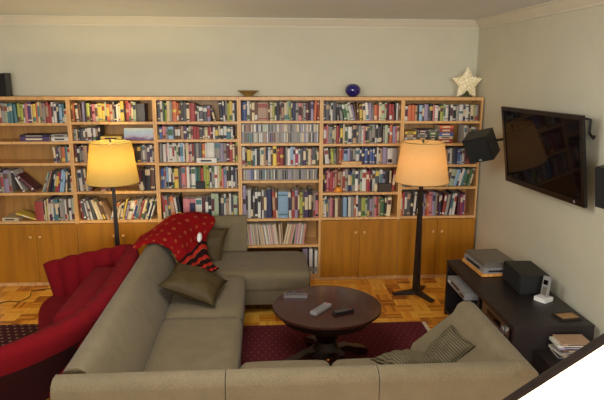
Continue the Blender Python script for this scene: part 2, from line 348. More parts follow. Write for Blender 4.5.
ROWS = [  # unit, index of the shelf (0 = under the top panel), typical height fraction, contents from left to right
 ('A', 0, .86, "4s 4c 4b 4r 3s 3G 2t 3t 3t/-3 3l 3l 1.5w 2.5P 3.5p 1c 3y 2o 2c 2T 3s 3r 3r 2w 3w 2d 3L 2t 2.5c.62"),
 ('A', 2, .82, "_66 2.5c/-4 2p 1d 2s 4o 2.5t 3c"),
 ('A', 3, .80, "12k 4s 6v 4s 2.5w/-25 _1 6m/-46 _5 2G/20 2s/18 2T/17 3d/15 2n/14 3g/13 3r/12 2M/12 3L/10 3L/10 2c/6 3d 2.5c.6"),
 ('A', 4, .80, "_56 12r 1.5d _.6 2c 2l 2c 2m 2p.88 2w 3t 4t 2d 4s 3s 3w.8 2B 4w.82 2s 3G.86"),
 ('B', 0, .86, "1.5B 1.5o 3c/-4 3B/-4 3v 2d 3l 2m 3P 3c 4y 3y 2G 3o 3T 2s 2d 2w 2c 3.5y.95 1.5d 3.5r.95 2P 2c 3G 1d 8k _8"),
 ('B', 1, .74, "3s 1c 2d 3k 2k 2B 4w 1p 3w 2d.9 2d.9 _50"),
 ('B', 2, .84, "2m 2d 1s 2s 3T 2m 3r 3c 3k 3w 3b 3g 3T 3c 3s 3r 3o 3o 2d 3d 1s 2w 2s 2p 2w 2s"),
 ('B', 3, .82, "1s 3w/-4 2k/-4 2c/-4 2s 2m _8 4c 5B _26 3m.8 3d.8 5d.95 4B.95 1k"),
 ('B', 4, .74, "1.5r/-8 3k/-8 2w/-9 2s/-10 2w/-12 3k/-14 3c/-17 3c/-18 3B/-20 3T/-22 3w.6/18 3o.64/18 3c.55/15 3c.6/10 2y.78/14 3v/16 2c/16 3w/16 2o/16 2b/16 3s/17 2s/17 2r/17 3c/17 2k/17 2c/18 2w/18 2d/18 2w/18"),
 ('C', 0, .92, "3k 2w 2g 2l 3c 2s 4o 2o 2B 2k 3k 3c 5r.86 2m.8 1.5w.72 4k.72 4k.74 3v.74 2c.6/-15 _4 3d/-5 2w/-4 1.5s 2l 3y 2w 2d"),
 ('C', 1, .82, "1k 3b 3P 2s 5L 2k 2B 3B 3T 3p 2k 2G 2P 3r 3r 3k 2k 3c 2r 1P 2m 2w 3k 2c 3d 3w 4t 2w 1d _3"),
 ('C', 2, .88, "2s 1k 3w 1P 2w 3w 2w 2w 2G 2w 2.5L 1.5w 1d 3c 2P 1w 2r 2k 3s 3k 3o 2w 7w.94 6s.94 3v 3s 3m.95 3r.95 2c 1B 2l.95"),
 ('C', 3, .88, "1b 2b 2s 2L 3w 1n 2g 4y 3k 4P 1o 3w 2s 4w 2t 3g 3r 3l.98 2l.98 1g 2w 3s.96 3w.94 2c 2l 2P 3v 2c 2.5d 2w 2n 2s 1d"),
 ('C', 4, .84, "2r/-4 3s/-5 2k/-6 4o/-6 2w/-8 3d/-8 _1 6P.72 6P.72 6w.74 3m.75 3k.75 3d.78 3G.9 4G.9 2d.7 3k.8 2w 3T.7 2w.9 2k 4G.82 1d"),
 ('D', 0, .92, "2n 3b 1n 3w 2B 3c 3B 11T 2B 3c 2l 2w 3d 2s 3T 3c 2G 2l 2k 3n 3s 3P 2B 3s 3m 2d 3v 3o/3 2r"),
 ('D', 2, .88, "3w 2d 4y.8 2B 2t 2w 3d 1w 3c 2T 2n 3w 2B 4y.97 3r 4r 2d 2s 3w 3L 2w 3M 2w 3k 3p 2k 3c 1P 4k 1g 2B"),
 ('D', 4, .76, "3v.92 2s.8 3w.8 2d 2k 3d 3w 1d 2w 3k 5n 3r/-3 2c/-2 10L.74 3w/-2 3r 3v 2B 3l 2k 4p 3d 2B 2s 3P.7"),
 ('E', 0, .84, "2k.9 4k.9 1d 2w 4k.9 2s/-4 3s/-8 3g/-12 3G/-13 3w/-14 2v/-13 2B/-10 2B/-6 3y/-3 3c/-5 3w/-5 3v/-3 2s 3o 2r 3c 3G 2G 2m/-3 3r/-3 2r/-2 2d 2w 2B"),
 ('E', 1, .88, "3r 2P 2s 2s 2k 2c 3r 1m 3d 2c 3g 4w 1k 4T 2k 3s 2w 2P 2d 2k 3s 3s 2w/4 2k/4 3d/4 2s 3G 2B 3o 3v 2P 2c"),
 ('E', 2, .86, "1g 4w/-6 2d/-5 3l/-5 2s/-3 3B 2o 2r 4L 3v 2k 3s 4w 2n 3n 3b 2n 3b 2b 2d 2w 2c 2T 4v 1v 5w 5s"),
 ('E', 3, .82, "2d 2m 2P 1M 3r 2P 2T 1r 3T 2T 2r 3s 3n 1b 3s 3w 2k 2G 4w 3r 1M 2d 3w 4k 3w 3v 4d 2c 3r/6"),
 ('E', 4, .84, "2c 2w.92 1k 2s 3P 2m 3c 3B 2k 4L 1d 3w 3s 2o 2w.94 3k 4l 2G 2k 3v 2s 2P 2r 2T 4g 2d 4c/4 _6"),
 ('F', 0, .76, "3w 4o 3o 2T 2d 3L 2k 4v 1k 3d 2P 3w 2d 3l 2G 3w 2d 2.5w 3d 3s 4w 2n 3w 2k 3c 1l 3s 2B"),
 ('F', 1, .84, "_56 2w 2s 2d 4w 3s"),
 ('F', 2, .84, "3T 3s 3k 3c 3b 3w 3m 3s 3k 3T 3c 3d 2r 4m 2T 2k 2w 2k 3n 3b 2L 2w 3m 3r _6"),
 ('F', 3, .84, "3T 3k 3r 3w 3s 3b 3c 3k 3d 3m 2s/6 2B/10 3T/14 3c/14 4G/14 3L/14 2n/14 2w/14 2t/14 3g/14 2g/14 2c/14 _2"),
 ('F', 4, .84, "2o 2r 3k 4k 3d 2.5w/4 2d 2k 3n 2v 2r 2o 4P 3v 2s 2m 2p 2d 3r/6 3s/8 2d/8 3w/8 3w/6 3m 3M 2p 1P _9"),
]
UN = {'A': 'leftmost bookcase', 'B': 'second bookcase', 'C': 'third bookcase', 'D': 'fourth bookcase', 'E': 'fifth bookcase', 'F': 'rightmost bookcase'}
SN = ['top', 'second', 'third', 'fourth', 'fifth', 'sixth', 'bottom']
def nth(i):
    W_ = ['first', 'second', 'third', 'fourth', 'fifth', 'sixth', 'seventh', 'eighth', 'ninth', 'tenth', 'eleventh', 'twelfth', 'thirteenth', 'fourteenth', 'fifteenth', 'sixteenth', 'seventeenth', 'eighteenth', 'nineteenth', 'twentieth']
    if i < 20: return W_[i]
    n = i + 1; s = {1: 'st', 2: 'nd', 3: 'rd'}.get(n % 10, 'th') if n % 100 not in (11, 12, 13) else 'th'
    return f'{n}{s}'
def shelf_box(u, i):
    x0, sh, doors = UNITS[u]
    z0 = sh[i]; ztop = (H - 0.03) if i == 0 else sh[i - 1] - TS
    return x0 + T + 0.004, x0 + 0.8 - T - 0.004, z0 + 0.0008, ztop
BOOKS = []      # everything that stands in a row
def lay_row(u, i, defh, spec, rec=None):
    xa, xb, z0, zt = shelf_box(u, i); clear = zt - z0
    its = parse(spec, defh); tot = sum(t[1] for t in its)
    seq = []
    for t in its:
        if t[0] == 'gap': seq.append(['gap', t[1]]); continue
        hf = (t[3] if t[3] else min(0.96, defh * rnd.uniform(0.92, 1.07)))
        seq.append(['book', t[1], t[2], min(hf, .97) * clear, math.radians(t[4])])
    # room the leaning books need at their tops
    def auto(prev_a, prev_h, a, h):
        return max(0.0, min(prev_h, h) * (math.tan(prev_a) - math.tan(a)))
    extra = 0; pa, ph, pend = 0.0, 9.0, 0.0
    for s in seq:
        if s[0] == 'gap': pend += s[1] / tot * (xb - xa); s.append(0); continue
        g = max(0, auto(pa, ph, s[4], s[3] * math.cos(s[4])) - pend); s.append(g); extra += g; pa, ph, pend = s[4], s[3] * math.cos(s[4]), 0
    endg = max(0, auto(pa, ph, 0.0, 9.0) - pend); extra += endg
    unit = (xb - xa - extra) / tot
    cur = xa; n = 0
    for s in seq:
        if s[0] == 'gap': cur += s[1] / tot * (xb - xa) * (unit * tot / (xb - xa)); continue
        w = s[1] * unit; cur += s[5]
        fw = w; wt = w * math.cos(s[4]) - 0.0004
        BOOKS.append(dict(u=u, i=i, n=n, x=cur, fw=fw, w=wt, h=s[3], c=s[2], a=s[4], z=z0, rec=(rec if rec is not None else 0.012) + rnd.uniform(0, 0.022)))
        cur += fw; n += 1
for u, i, dh, spec in ROWS:
    lay_row(u, i, dh, spec, 0.055 if (u, i) in (('C', 2), ('C', 3), ('E', 2), ('E', 3)) else None)
for b in BOOKS:
    hid = (b['u'] == 'B' and b['i'] in (2, 3) and -0.6 < b['x'] < -0.08)
    b['score'] = b['w'] * b['h'] * (0.3 if hid else 1) * (0 if (b['u'] == 'A' and b['x'] < -1.43) else 1)
order = sorted(range(len(BOOKS)), key=lambda j: -BOOKS[j]['score'])
individual = set(order[:300])
rest = bm_new(); KEYS = list(PAL)
rest_mats = [BM[k] for k in KEYS] + [M_PAGE]
for j, b in enumerate(BOOKS):
    d = min(D - 0.016 - b['rec'], rnd.uniform(0.13, 0.2) + 0.04 * (b['h'] > 0.22))
    st = rnd.choice(STYLES)
    a = b['a']
    if a >= 0: M4 = Matrix.Translation((b['x'] + b['fw'], b['rec'], b['z'])) @ Matrix.Rotation(a, 4, 'Y') @ Matrix.Translation((-b['w'], 0, 0))
    else: M4 = Matrix.Translation((b['x'], b['rec'], b['z'])) @ Matrix.Rotation(a, 4, 'Y')
    light = b['c'] in LIGHTS
    bandk = rnd.choice('dnmBtrg' if light else 'wcwcyT')
    if j in individual:
        bm = bm_new(); book_mesh(bm, b['w'], b['h'], d, 0, 1, 2, st, rnd)
        o = obj('book', bm, [BM[b['c']], M_PAGE, BM[bandk]]); o.matrix_world = M4
        size = 'thick' if b['w'] > 0.036 else 'thin' if b['w'] < 0.022 else ''
        tilt = ' leaning' if abs(a) > math.radians(5.5) else ''
        lab = f"{size + ' ' if size else ''}{PAL[b['c']][0]} book{tilt}, {nth(b['n'])} from left on {SN[b['i']]} shelf of {UN[b['u']]}"
        tag(o, lab, 'book', f"books on the {SN[b['i']]} shelf of the {UN[b['u']]}")
    else:
        t2 = bm_new(); book_mesh(t2, b['w'], b['h'], d, KEYS.index(b['c']), len(KEYS), KEYS.index(bandk), st, rnd)
        bmesh.ops.transform(t2, matrix=M4, verts=t2.verts)
        me = bpy.data.meshes.new('tmp'); t2.to_mesh(me); t2.free(); rest.from_mesh(me); bpy.data.meshes.remove(me)
o = obj('small_books', rest, rest_mats); o['kind'] = 'stuff'
tag(o, 'the many thinner books of every colour between the larger ones on all shelves', 'books')

# books and boxes lying flat: unit, shelf, px0, px1 (of 82 across), [(colour, thickness m, name, what)] bottom up, y depth
def flat_book(name, label, cat, x0, x1, y0, y1, z, th, c, rotz=0.0, group=None, cover=None):
    bm = bm_new(); b = min(0.003, th * 0.18); w, d = x1 - x0, y1 - y0
    box(bm, -w / 2, w / 2, -d / 2, d / 2, 0, b, 0); box(bm, -w / 2, w / 2, -d / 2, d / 2, th - b, th, 0)
    prism(bm, [(-d / 2, 0), (-d / 2 - 0.002, th * 0.3), (-d / 2 - 0.002, th * 0.7), (-d / 2, th), (-d / 2 + b, th - b), (-d / 2 + b, b)], 'x', -w / 2, w / 2, 0)
    box(bm, -w / 2 + 0.003, w / 2 - 0.003, -d / 2 + b, d / 2 - 0.004, b, th - b, 1)
    box(bm, -w * 0.3, w * 0.25, -d / 2 - 0.0026, -d / 2 - 0.001, th * 0.3, th * 0.7, 2)
    o = obj(name, bm, [cover or BM[c], M_PAGE, BM['d' if c in LIGHTS else 'c']], loc=((x0 + x1) / 2, (y0 + y1) / 2, z), rot=(0, 0, rotz))
    return tag(o, label, cat, group)
def shelf_x(u, f): return UNITS[u][0] + f * 0.8
def stack(u, i, f0, f1, items, where, y0=0.015, dep=0.2, zoff=0.0):
    z = shelf_box(u, i)[2] + zoff
    posw = ['bottom', 'second from bottom', 'third from bottom', 'fourth from bottom', 'topmost']
    for n, (c, th) in enumerate(items):
        p = 'topmost' if n == len(items) - 1 and n > 0 else posw[n]
        lab = f"{PAL[c][0]} book lying flat, {p} {where}" if len(items) > 1 else f"{PAL[c][0]} book lying flat {where}"
        e = rnd.uniform(0, 0.012)
        flat_book('book', lab, 'book', shelf_x(u, f0) + e, shelf_x(u, f1) - rnd.uniform(0, 0.012), y0 + rnd.uniform(0, 0.01), y0 + dep, z, th - 0.0004, c, 0, 'books lying flat ' + where)
        z += th
stack('A', 1, .40, .76, [('p', .042), ('n', .018)], 'left of the pale pair, leftmost bookcase')
stack('A', 1, .765, .975, [('w', .038), ('s', .028)], 'beside purple stack, leftmost bookcase')
stack('A', 4, .21, .41, [('c', .034)], 'beside red book on lowest shelf of leftmost bookcase')
stack('B', 1, .345, .60, [('y', .04)], 'above the left lampshade on second bookcase shelf')
stack('F', 1, .03, .195, [('w', .03), ('w', .026), ('B', .034), ('y', .026)], 'of stack directly above right lampshade')
stack('F', 1, .2, .335, [('d', .035), ('d', .025), ('s', .028), ('k', .02), ('p', .024)], 'of second stack, rightmost bookcase')
stack('F', 1, .34, .455, [('m', .028), ('d', .028), ('k', .022), ('g', .036), ('s', .02)], 'of third stack, rightmost bookcase')
stack('F', 1, .47, .66, [('r', .042), ('c', .026), ('b', .038), ('r', .04), ('o', .03)], 'of red and blue stack, rightmost bookcase')
# picture book standing face on beside the left lamp
bm = bm_new(); x0, x1, z0, zt = shelf_box('B', 1)
box(bm, -0.145, 0.145, 0, 0.02, 0, 0.115, 0); box(bm, -0.142, 0.142, 0.003, 0.022, 0.003, 0.112, 1)
def sky_cover():
    m, nt, b = new_mat('landscape_cover'); tc = N(nt, 'ShaderNodeTexCoord'); sp = N(nt, 'ShaderNodeSeparateXYZ'); nt.links.new(tc.outputs['Object'], sp.inputs[0])
    nz = N(nt, 'ShaderNodeTexNoise'); nz.inputs['Scale'].default_value = 18; nt.links.new(tc.outputs['Object'], nz.inputs[0])
    f = math_node(nt, 'ADD', math_node(nt, 'DIVIDE', sp.outputs[2], 0.115), math_node(nt, 'MULTIPLY', math_node(nt, 'SUBTRACT', nz.outputs['Fac'], 0.5), 0.6))
    nt.links.new(ramp(nt, f, [(0.1, lin((110, 80, 120))), (0.35, lin((170, 170, 190))), (0.65, lin((160, 190, 200))), (0.9, lin((200, 205, 190)))]).outputs[0], b.inputs['Base Color'])
    b.inputs['Roughness'].default_value = 0.4; return m
o = obj('picture_book', bm, [sky_cover(), M_PAGE], loc=(shelf_x('B', .80), 0.03, z0 + 0.0035), rot=(math.radians(-8), 0, 0))
tag(o, 'wide pale blue landscape picture book facing out, right above the left lampshade', 'book')
# thin yellow book slid down at a slant, lowest shelf of the leftmost bookcase
bm = bm_new(); book_mesh(bm, 0.016, 0.2, 0.15, 0, 1, 2, [(0.3, 0.7)], rnd)
o = obj('book', bm, [BM['y'], M_PAGE, BM['c']]); z0 = shelf_box('A', 4)[2]
o.matrix_world = Matrix.Translation((shelf_x('A', .50), 0.02, z0 + 0.003)) @ Matrix.Rotation(math.radians(-71), 4, 'Y')
tag(o, 'thin yellow book slid down at a slant on lowest shelf of leftmost bookcase', 'book')
for oo in COL.objects:
    if oo.get('label', '') == 'cream book lying flat beside red book on lowest shelf of leftmost bookcase':
        oo.location.x = shelf_x('A', .20)
# odds and ends standing on the shelf fronts
z0 = shelf_box('C', 2)[2]
flat_book('book', 'white book lying across the shelf front, third shelf of third bookcase', 'book', shelf_x('C', .48), shelf_x('C', .72), -0.012, 0.046, z0, 0.045, 'w')
z0 = shelf_box('E', 2)[2]
bm = rbox(-0.1, 0.1, 0, 0.045, 0, 0.032, 0.003); o = obj('wooden_block', bm, M_EDGE, loc=(shelf_x('E', .38), 0.002, z0)); tag(o, 'flat wooden block on the third shelf front of fifth bookcase', 'wooden block')
z0 = shelf_box('E', 3)[2]
t = thing('ornament', 'small orange ornament on the fourth shelf front, fifth bookcase', 'ornament', (shelf_x('E', .225), 0.03, z0))
bm = bm_new(); lathe(bm, [(0, 0), (0.03, 0), (0.036, 0.012), (0.034, 0.032), (0.02, 0.048), (0.012, 0.052), (0, 0.053)], 20); bmesh.ops.scale(bm, vec=(1.1, 0.75, 1), verts=bm.verts); obj('body', bm, plain('orange_glaze', (226, 140, 34), 0.4), t, True)
bm = bm_new(); lathe(bm, [(0, 0.05), (0.014, 0.053), (0.016, 0.062), (0.008, 0.07), (0, 0.071)], 16); obj('lid', bm, plain('dark_lid', (96, 66, 30), 0.4), t, True)
bm = rbox(-0.065, 0.065, 0, 0.045, 0, 0.085, 0.006); o = obj('brown_case', bm, plain('brown_case_leather', (62, 46, 34), 0.6, 0.3, 30), loc=(shelf_x('E', .81), 0.002, z0)); tag(o, 'small dark brown case in front of books near the right lampshade', 'case')
bm = bm_new(); lathe(bm, [(0.0, 0), (0.016, 0), (0.02, 0.03), (0.016, 0.07), (0.008, 0.085), (0, 0.087)], 14); o = obj('candle', bm, BM['c'], None, True, (shelf_x('E', .70), 0.03, z0)); tag(o, 'short cream candle left of the brown case, fifth bookcase', 'candle')
z0 = shelf_box('C', 3)[2]
bm = rbox(-0.045, 0.045, 0, 0.04, 0, 0.07, 0.005); o = obj('black_box', bm, M_BLACK, loc=(shelf_x('C', .51), 0.005, z0)); tag(o, 'small black box in front of books, fourth shelf of third bookcase', 'box')
z0 = shelf_box('B', 3)[2]
bm = bm_new(); lathe(bm, [(0, 0), (0.018, 0), (0.024, 0.02), (0.02, 0.05), (0.012, 0.07), (0.014, 0.085), (0, 0.088)], 16); o = obj('figurine', bm, BM['c'], None, True, (shelf_x('B', .80), 0.03, z0)); tag(o, 'small pale ornament beside the left lampshade on second bookcase', 'ornament')

# compact disc cases and booklets in the fourth bookcase
CDC = "s c k w d B v s s w G w s d P k v w s c T s k s w c s k".split()
M_CDW = M_WHITEP
def disc_case(x, z, w, h, c, label, group):
    bm = bm_new(); box(bm, 0, w, 0, 0.012, 0, h, 1); box(bm, 0.0006, w - 0.0006, 0.0006, 0.142, 0.001, h - 0.001, 0); box(bm, w * 0.12, w * 0.88, -0.0006, 0.001, h * 0.06, h * 0.94, 0)
    o = obj('disc_case', bm, [BM[c], BM['s']], loc=(x, 0.03, z)); return tag(o, label, 'disc case', group)
def disc_row(i, z, h, n, where, fixed=""):
    xa, xb, z0, zt = shelf_box('D', i); x = xa; k = 0
    wid = [rnd.choice((0.011, 0.011, 0.013, 0.024)) for _ in range(200)]
    while True:
        w = wid[k]
        if x + w > xb: break
        c = fixed[k] if k < len(fixed) else rnd.choice(CDC)
        disc_case(x, z, w - 0.0005, h, c, f"{'wide ' if w > .02 else ''}{PAL[c][0]} disc case, {nth(k)} from left {where}".replace('shelf of fourth bookcase', 'disc shelf'), 'disc cases ' + where); x += w; k += 1
xa, xb, z0, zt = shelf_box('D', 1)
disc_row(1, z0, 0.104, 0, 'in the lower tier, second shelf of fourth bookcase', 'vsBkgtdsGwcdwwwsTvwBpmBTs')
disc_row(1, z0 + 0.1045, 0.078, 0, 'in the upper tier, second shelf of fourth bookcase', 'cdBTrBcTwpwwdtcGwkksd')
xa, xb, z0, zt = shelf_box('D', 3)
disc_row(3, z0, 0.108, 0, 'on fourth shelf of fourth bookcase', 'mcsGvvbdwsddtwkskGdwdB')
xa, xb, z0, zt = shelf_box('D', 5)
x = xa; k = 0; seqa = [-6] * 13 + [-9] * 8 + [-8] * 10 + [-3] * 4 + [12] * 8 + [7] * 10
cols = "TwscTPwscTsTcscTcTswcswPcsPcwcTTcBTcTccTTPcsPvcPswsTP"
pa = 0.0; hgt = 0.215
while k < len(seqa):
    a = math.radians(seqa[k]); g = max(0, hgt * (math.tan(pa) - math.tan(a))); w = 0.0098 + 0.003 * ((k * 7) % 5 == 0)
    fw = w / math.cos(a); x += g
    if x + fw + max(0, hgt * math.tan(a)) > xb: break
    h = hgt * rnd.uniform(0.95, 1.02); c = cols[k % len(cols)]
    bm = bm_new(); box(bm, 0, w - 0.0004, 0, 0.18, 0, h, 0); box(bm, 0.001, w - 0.0014, 0.002, 0.181, 0.001, h + 0.0006, 1)
    o = obj('booklet', bm, [BM[c], M_PAGE])
    y = 0.02 + rnd.uniform(0, 0.012)
    o.matrix_world = (Matrix.Translation((x + fw, y, z0)) @ Matrix.Rotation(a, 4, 'Y') @ Matrix.Translation((-w, 0, 0))) if a >= 0 else (Matrix.Translation((x, y, z0)) @ Matrix.Rotation(a, 4, 'Y'))
    tag(o, f"thin {PAL[c][0]} booklet, {nth(k)} from left on the shelf above the ottoman back", 'booklet', 'booklets on the sixth shelf of the fourth bookcase')
    x += fw; pa = a; k += 1
xa, xb, z0, zt = shelf_box('D', 6); x = xb - 0.002
for n, (c, w, hh) in enumerate((('w', .03, .25), ('k', .022, .22), ('w', .034, .27), ('d', .018, .25), ('v', .05, .27))):
    bm = bm_new(); box(bm, 0, w - .0005, 0, .22, 0, hh, 0); box(bm, .002, w - .0025, -.0006, .22, hh * .1, hh * .3, 1)
    x -= w; o = obj('magazine_file', bm, [BM[c], BM['s']], loc=(x, .02, z0)); tag(o, f"{PAL[c][0]} magazine file, {['first', 'second', 'third', 'fourth', 'fifth'][n]} from right on floor-level shelf beside the ottoman", 'file', 'files on the lowest open shelf')

# ------------------------------------------------------------------ things on top of the bookcases
def speaker(name, label, w, h, d, mat_xf, bracket=None):
    t = thing(name, label, 'speaker'); t.matrix_world = mat_xf
    bm = rbox(-w / 2, w / 2, -d / 2 + 0.012, d / 2, 0, h, 0.008, 2); obj('cabinet', bm, M_BLACK, t, 'auto')
    bm = rbox(-w / 2 + 0.006, w / 2 - 0.006, -d / 2, -d / 2 + 0.013, 0.006, h - 0.006, 0.005, 2); obj('grille', bm, M_BLACKM, t, 'auto')
    bm = rbox(-0.012, 0.012, -d / 2 - 0.002, -d / 2 + 0.002, 0.016, 0.03, 0.001, 1); obj('badge', bm, M_SILVER, t, label='small silver badge')
    if bracket: bracket(t)
    return t
speaker('speaker', 'small black speaker on top of the leftmost bookcase', 0.17, 0.215, 0.2, Matrix.Translation((-1.455, 0.12, H)) @ Matrix.Rotation(math.radians(8), 4, 'Z'))
bm = bm_new(); lathe(bm, [(0.0, 0.0), (0.03, 0.0), (0.032, 0.006), (0.06, 0.026), (0.105, 0.056), (0.102, 0.058), (0.055, 0.032), (0.02, 0.016), (0.0, 0.014)], 32)
tag(obj('bowl', bm, M_BRASS, None, 'auto', (0.89, 0.1, H)), 'shallow brass bowl on top of the bookcases', 'bowl')
m, nt, b = new_mat('cobalt_glass'); b.inputs['Base Color'].default_value = lin((34, 28, 110)); b.inputs['Roughness'].default_value = 0.06; b.inputs['Transmission Weight'].default_value = 0.25; b.inputs['Coat Weight'].default_value = 0.6
bm = bm_new(); lathe(bm, [(0.0, 0.0), (0.028, 0.0), (0.036, 0.004)] + [(0.076 * math.cos(a), 0.064 + 0.064 * math.sin(a)) for a in [math.radians(q) for q in range(-60, 80, 10)]] + [(0.012, 0.126), (0.008, 0.118), (0, 0.115)], 32)
tag(obj('glass_ball', bm, m, None, True, (1.915, 0.1, H)), 'round cobalt blue glass ball on top of the bookcases', 'ornament')
def star():
    t = thing('star_ornament', 'pale glittery five-pointed star standing on the rightmost bookcase', 'star', (3.06, 0.11, H))
    m, nt, b = new_mat('star_paper_glow'); tc = N(nt, 'ShaderNodeTexCoord'); vo = N(nt, 'ShaderNodeTexVoronoi'); vo.inputs['Scale'].default_value = 60; nt.links.new(tc.outputs['Object'], vo.inputs[0])
    r = ramp(nt, vo.outputs['Distance'], [(0.1, lin((246, 240, 220))), (0.6, lin((206, 188, 140)))]); nt.links.new(r.outputs[0], b.inputs['Base Color']); b.inputs['Roughness'].default_value = 0.5
    b.inputs['Emission Color'].default_value = lin((255, 226, 170)); b.inputs['Emission Strength'].default_value = 0.22  # faint glow added to brighten the star, which is no lamp
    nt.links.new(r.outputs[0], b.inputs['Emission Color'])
    bm = bm_new(); R1, R2 = 0.158, 0.086; cz = 0.132
    P = []
    for i in range(10):
        a = PI / 2 + i * PI / 5; R_ = R1 if i % 2 == 0 else R2
        P.append((R_ * math.cos(a), cz + R_ * math.sin(a)))
    F = bm.verts.new((0, -0.05, cz)); Bk = bm.verts.new((0, 0.05, cz))
    rim_f = [bm.verts.new((x, -0.012, z)) for x, z in P]; rim_b = [bm.verts.new((x, 0.012, z)) for x, z in P]
    for i in range(10):
        j = (i + 1) % 10
        bm.faces.new((F, rim_f[i], rim_f[j])); bm.faces.new((Bk, rim_b[j], rim_b[i])); bm.faces.new((rim_f[i], rim_b[i], rim_b[j], rim_f[j]))
    obj('star', bm, m, t)
    bm = bm_new(); lathe(bm, [(0, 0), (0.06, 0), (0.058, 0.01), (0.03, 0.018), (0.018, 0.07), (0, 0.072)], 24); obj('stand', bm, plain('dark_green_stand', (70, 70, 40), 0.5), t, True, label='dark olive stand')
star()

# ------------------------------------------------------------------ floor lamps
def shade_mat(name, col, emis, strength):
    m = bpy.data.materials.new(name); m.use_nodes = True; nt = m.node_tree; nt.nodes.clear()
    out = N(nt, 'ShaderNodeOutputMaterial'); d = N(nt, 'ShaderNodeBsdfDiffuse'); t = N(nt, 'ShaderNodeBsdfTranslucent'); mx = N(nt, 'ShaderNodeMixShader'); ad = N(nt, 'ShaderNodeAddShader'); e = N(nt, 'ShaderNodeEmission')
    tc = N(nt, 'ShaderNodeTexCoord'); nz = N(nt, 'ShaderNodeTexNoise'); nz.inputs['Scale'].default_value = 90; nt.links.new(tc.outputs['Object'], nz.inputs[0])
    r = ramp(nt, nz.outputs['Fac'], [(0.3, shade3(lin(col), 0.92)), (0.7, lin(col))])
    nt.links.new(r.outputs[0], d.inputs[0]); nt.links.new(r.outputs[0], t.inputs[0]); mx.inputs[0].default_value = 0.55
    nt.links.new(d.outputs[0], mx.inputs[1]); nt.links.new(t.outputs[0], mx.inputs[2])
    e.inputs[0].default_value = lin(emis); e.inputs[1].default_value = strength
    nt.links.new(mx.outputs[0], ad.inputs[0]); nt.links.new(e.outputs[0], ad.inputs[1]); nt.links.new(ad.outputs[0], out.inputs[0])
    return m
M_BULB = bpy.data.materials.new('lit_bulb'); M_BULB.use_nodes = True
M_BULB.node_tree.nodes['Principled BSDF'].inputs['Emission Color'].default_value = (1, 0.75, 0.4, 1); M_BULB.node_tree.nodes['Principled BSDF'].inputs['Emission Strength'].default_value = 6
def floor_lamp(label, x, y, smat, watts, colr, rot, rb, rt):
    t = thing('floor_lamp', label, 'floor lamp', (x, y, 0), rot, 'two floor lamps before the bookcases')
    zb, zt = 1.115, 1.48
    bm = bm_new(); lathe(bm, [(rb, zb), (rt, zt), (rt - 0.003, zt), (rb - 0.003, zb), (rb, zb)], 48, cap=False)
    sh = obj('lamp_shade', bm, smat, t, True)
    for rr, z in ((rb - 0.002, zb), (rt - 0.002, zt)):
        bm = bm_new(); tube(bm, [(rr * math.cos(a * PI / 24), rr * math.sin(a * PI / 24), z) for a in range(49)], 0.003, 6); obj('shade_ring', bm, M_BRASS, t)
    for k in range(3):
        a = k * 2 * PI / 3; bm = bm_new(); tube(bm, [(0.012 * math.cos(a), 0.012 * math.sin(a), zt - 0.02), (rt * math.cos(a) * .98, rt * math.sin(a) * .98, zt - 0.004)], 0.0025, 6); obj('shade_spoke', bm, M_BRASS, t)
    bm = bm_new(); lathe(bm, [(0.004, zt - 0.06), (0.004, zt - 0.005), (0.012, zt), (0.012, zt + 0.012), (0.006, zt + 0.018), (0.0, zt + 0.02)], 14); obj('finial', bm, M_DARKWOOD, t, True)
    # square tapering pole
    bm = bm_new(); z0, z1 = 0.03, 1.19
    for (za, zb_, ra, rb_) in ((z0, z1, 0.027, 0.012),):
        v0 = [bm.verts.new((sx * ra, sy * ra, za)) for sx, sy in ((-1, -1), (1, -1), (1, 1), (-1, 1))]; v1 = [bm.verts.new((sx * rb_, sy * rb_, zb_)) for sx, sy in ((-1, -1), (1, -1), (1, 1), (-1, 1))]
        bm.faces.new(v0[::-1]); bm.faces.new(v1)
        for i in range(4): bm.faces.new((v0[i], v0[(i + 1) % 4], v1[(i + 1) % 4], v1[i]))
    bevel(bm, 0.003, 1); obj('pole', bm, M_DARKWOOD, t)
    bm = bm_new(); lathe(bm, [(0.012, 1.19), (0.018, 1.2), (0.018, 1.25), (0.012, 1.255)], 16); obj('socket', bm, M_BRASS, t, True)
    bm = bm_new(); lathe(bm, [(0.012, 1.255), (0.02, 1.275), (0.032, 1.31), (0.03, 1.34), (0.016, 1.36), (0, 1.365)], 18); obj('bulb', bm, M_BULB, t, True)
    bm = bm_new(); lathe(bm, [(0.004, 1.25), (0.004, 1.42)], 8); obj('harp', bm, M_BRASS, t)
    # three flat feet
    for k in range(3):
        a = k * 2 * PI / 3
        bm = bm_new(); prism(bm, [(0.0, 0.05), (0.0, 0.012), (0.2, 0.0), (0.225, 0.0), (0.228, 0.018), (0.05, 0.05)], 'y', -0.024, 0.024); bevel(bm, 0.003, 1)
        obj('foot', bm, M_DARKWOOD, t, rot=(0, 0, a))
    ld = bpy.data.lights.new('lamp_light', 'POINT'); ld.energy = watts; ld.color = colr; ld.shadow_soft_size = 0.05
    lo = bpy.data.objects.new('lamp_light', ld); COL.objects.link(lo); lo.parent = t; lo.location = (0, 0.0, 1.335)
    return t
M_SHADE_L = shade_mat('shade_lit_yellow', (192, 170, 112), (255, 200, 92), 0.26)
M_SHADE_R = shade_mat('shade_lit_cream', (226, 196, 146), (255, 190, 110), 0.22)
floor_lamp('brightly lit floor lamp with yellow glowing shade behind the red armchair', *LAMP_L, M_SHADE_L, LAMP_W_L, (1.0, 0.81, 0.38), math.radians(-70), 0.232, 0.18)
floor_lamp('lit floor lamp with cream shade, standing left of the black media console', *LAMP_R, M_SHADE_R, LAMP_W_R, (1.0, 0.74, 0.40), math.radians(-62), 0.248, 0.19)

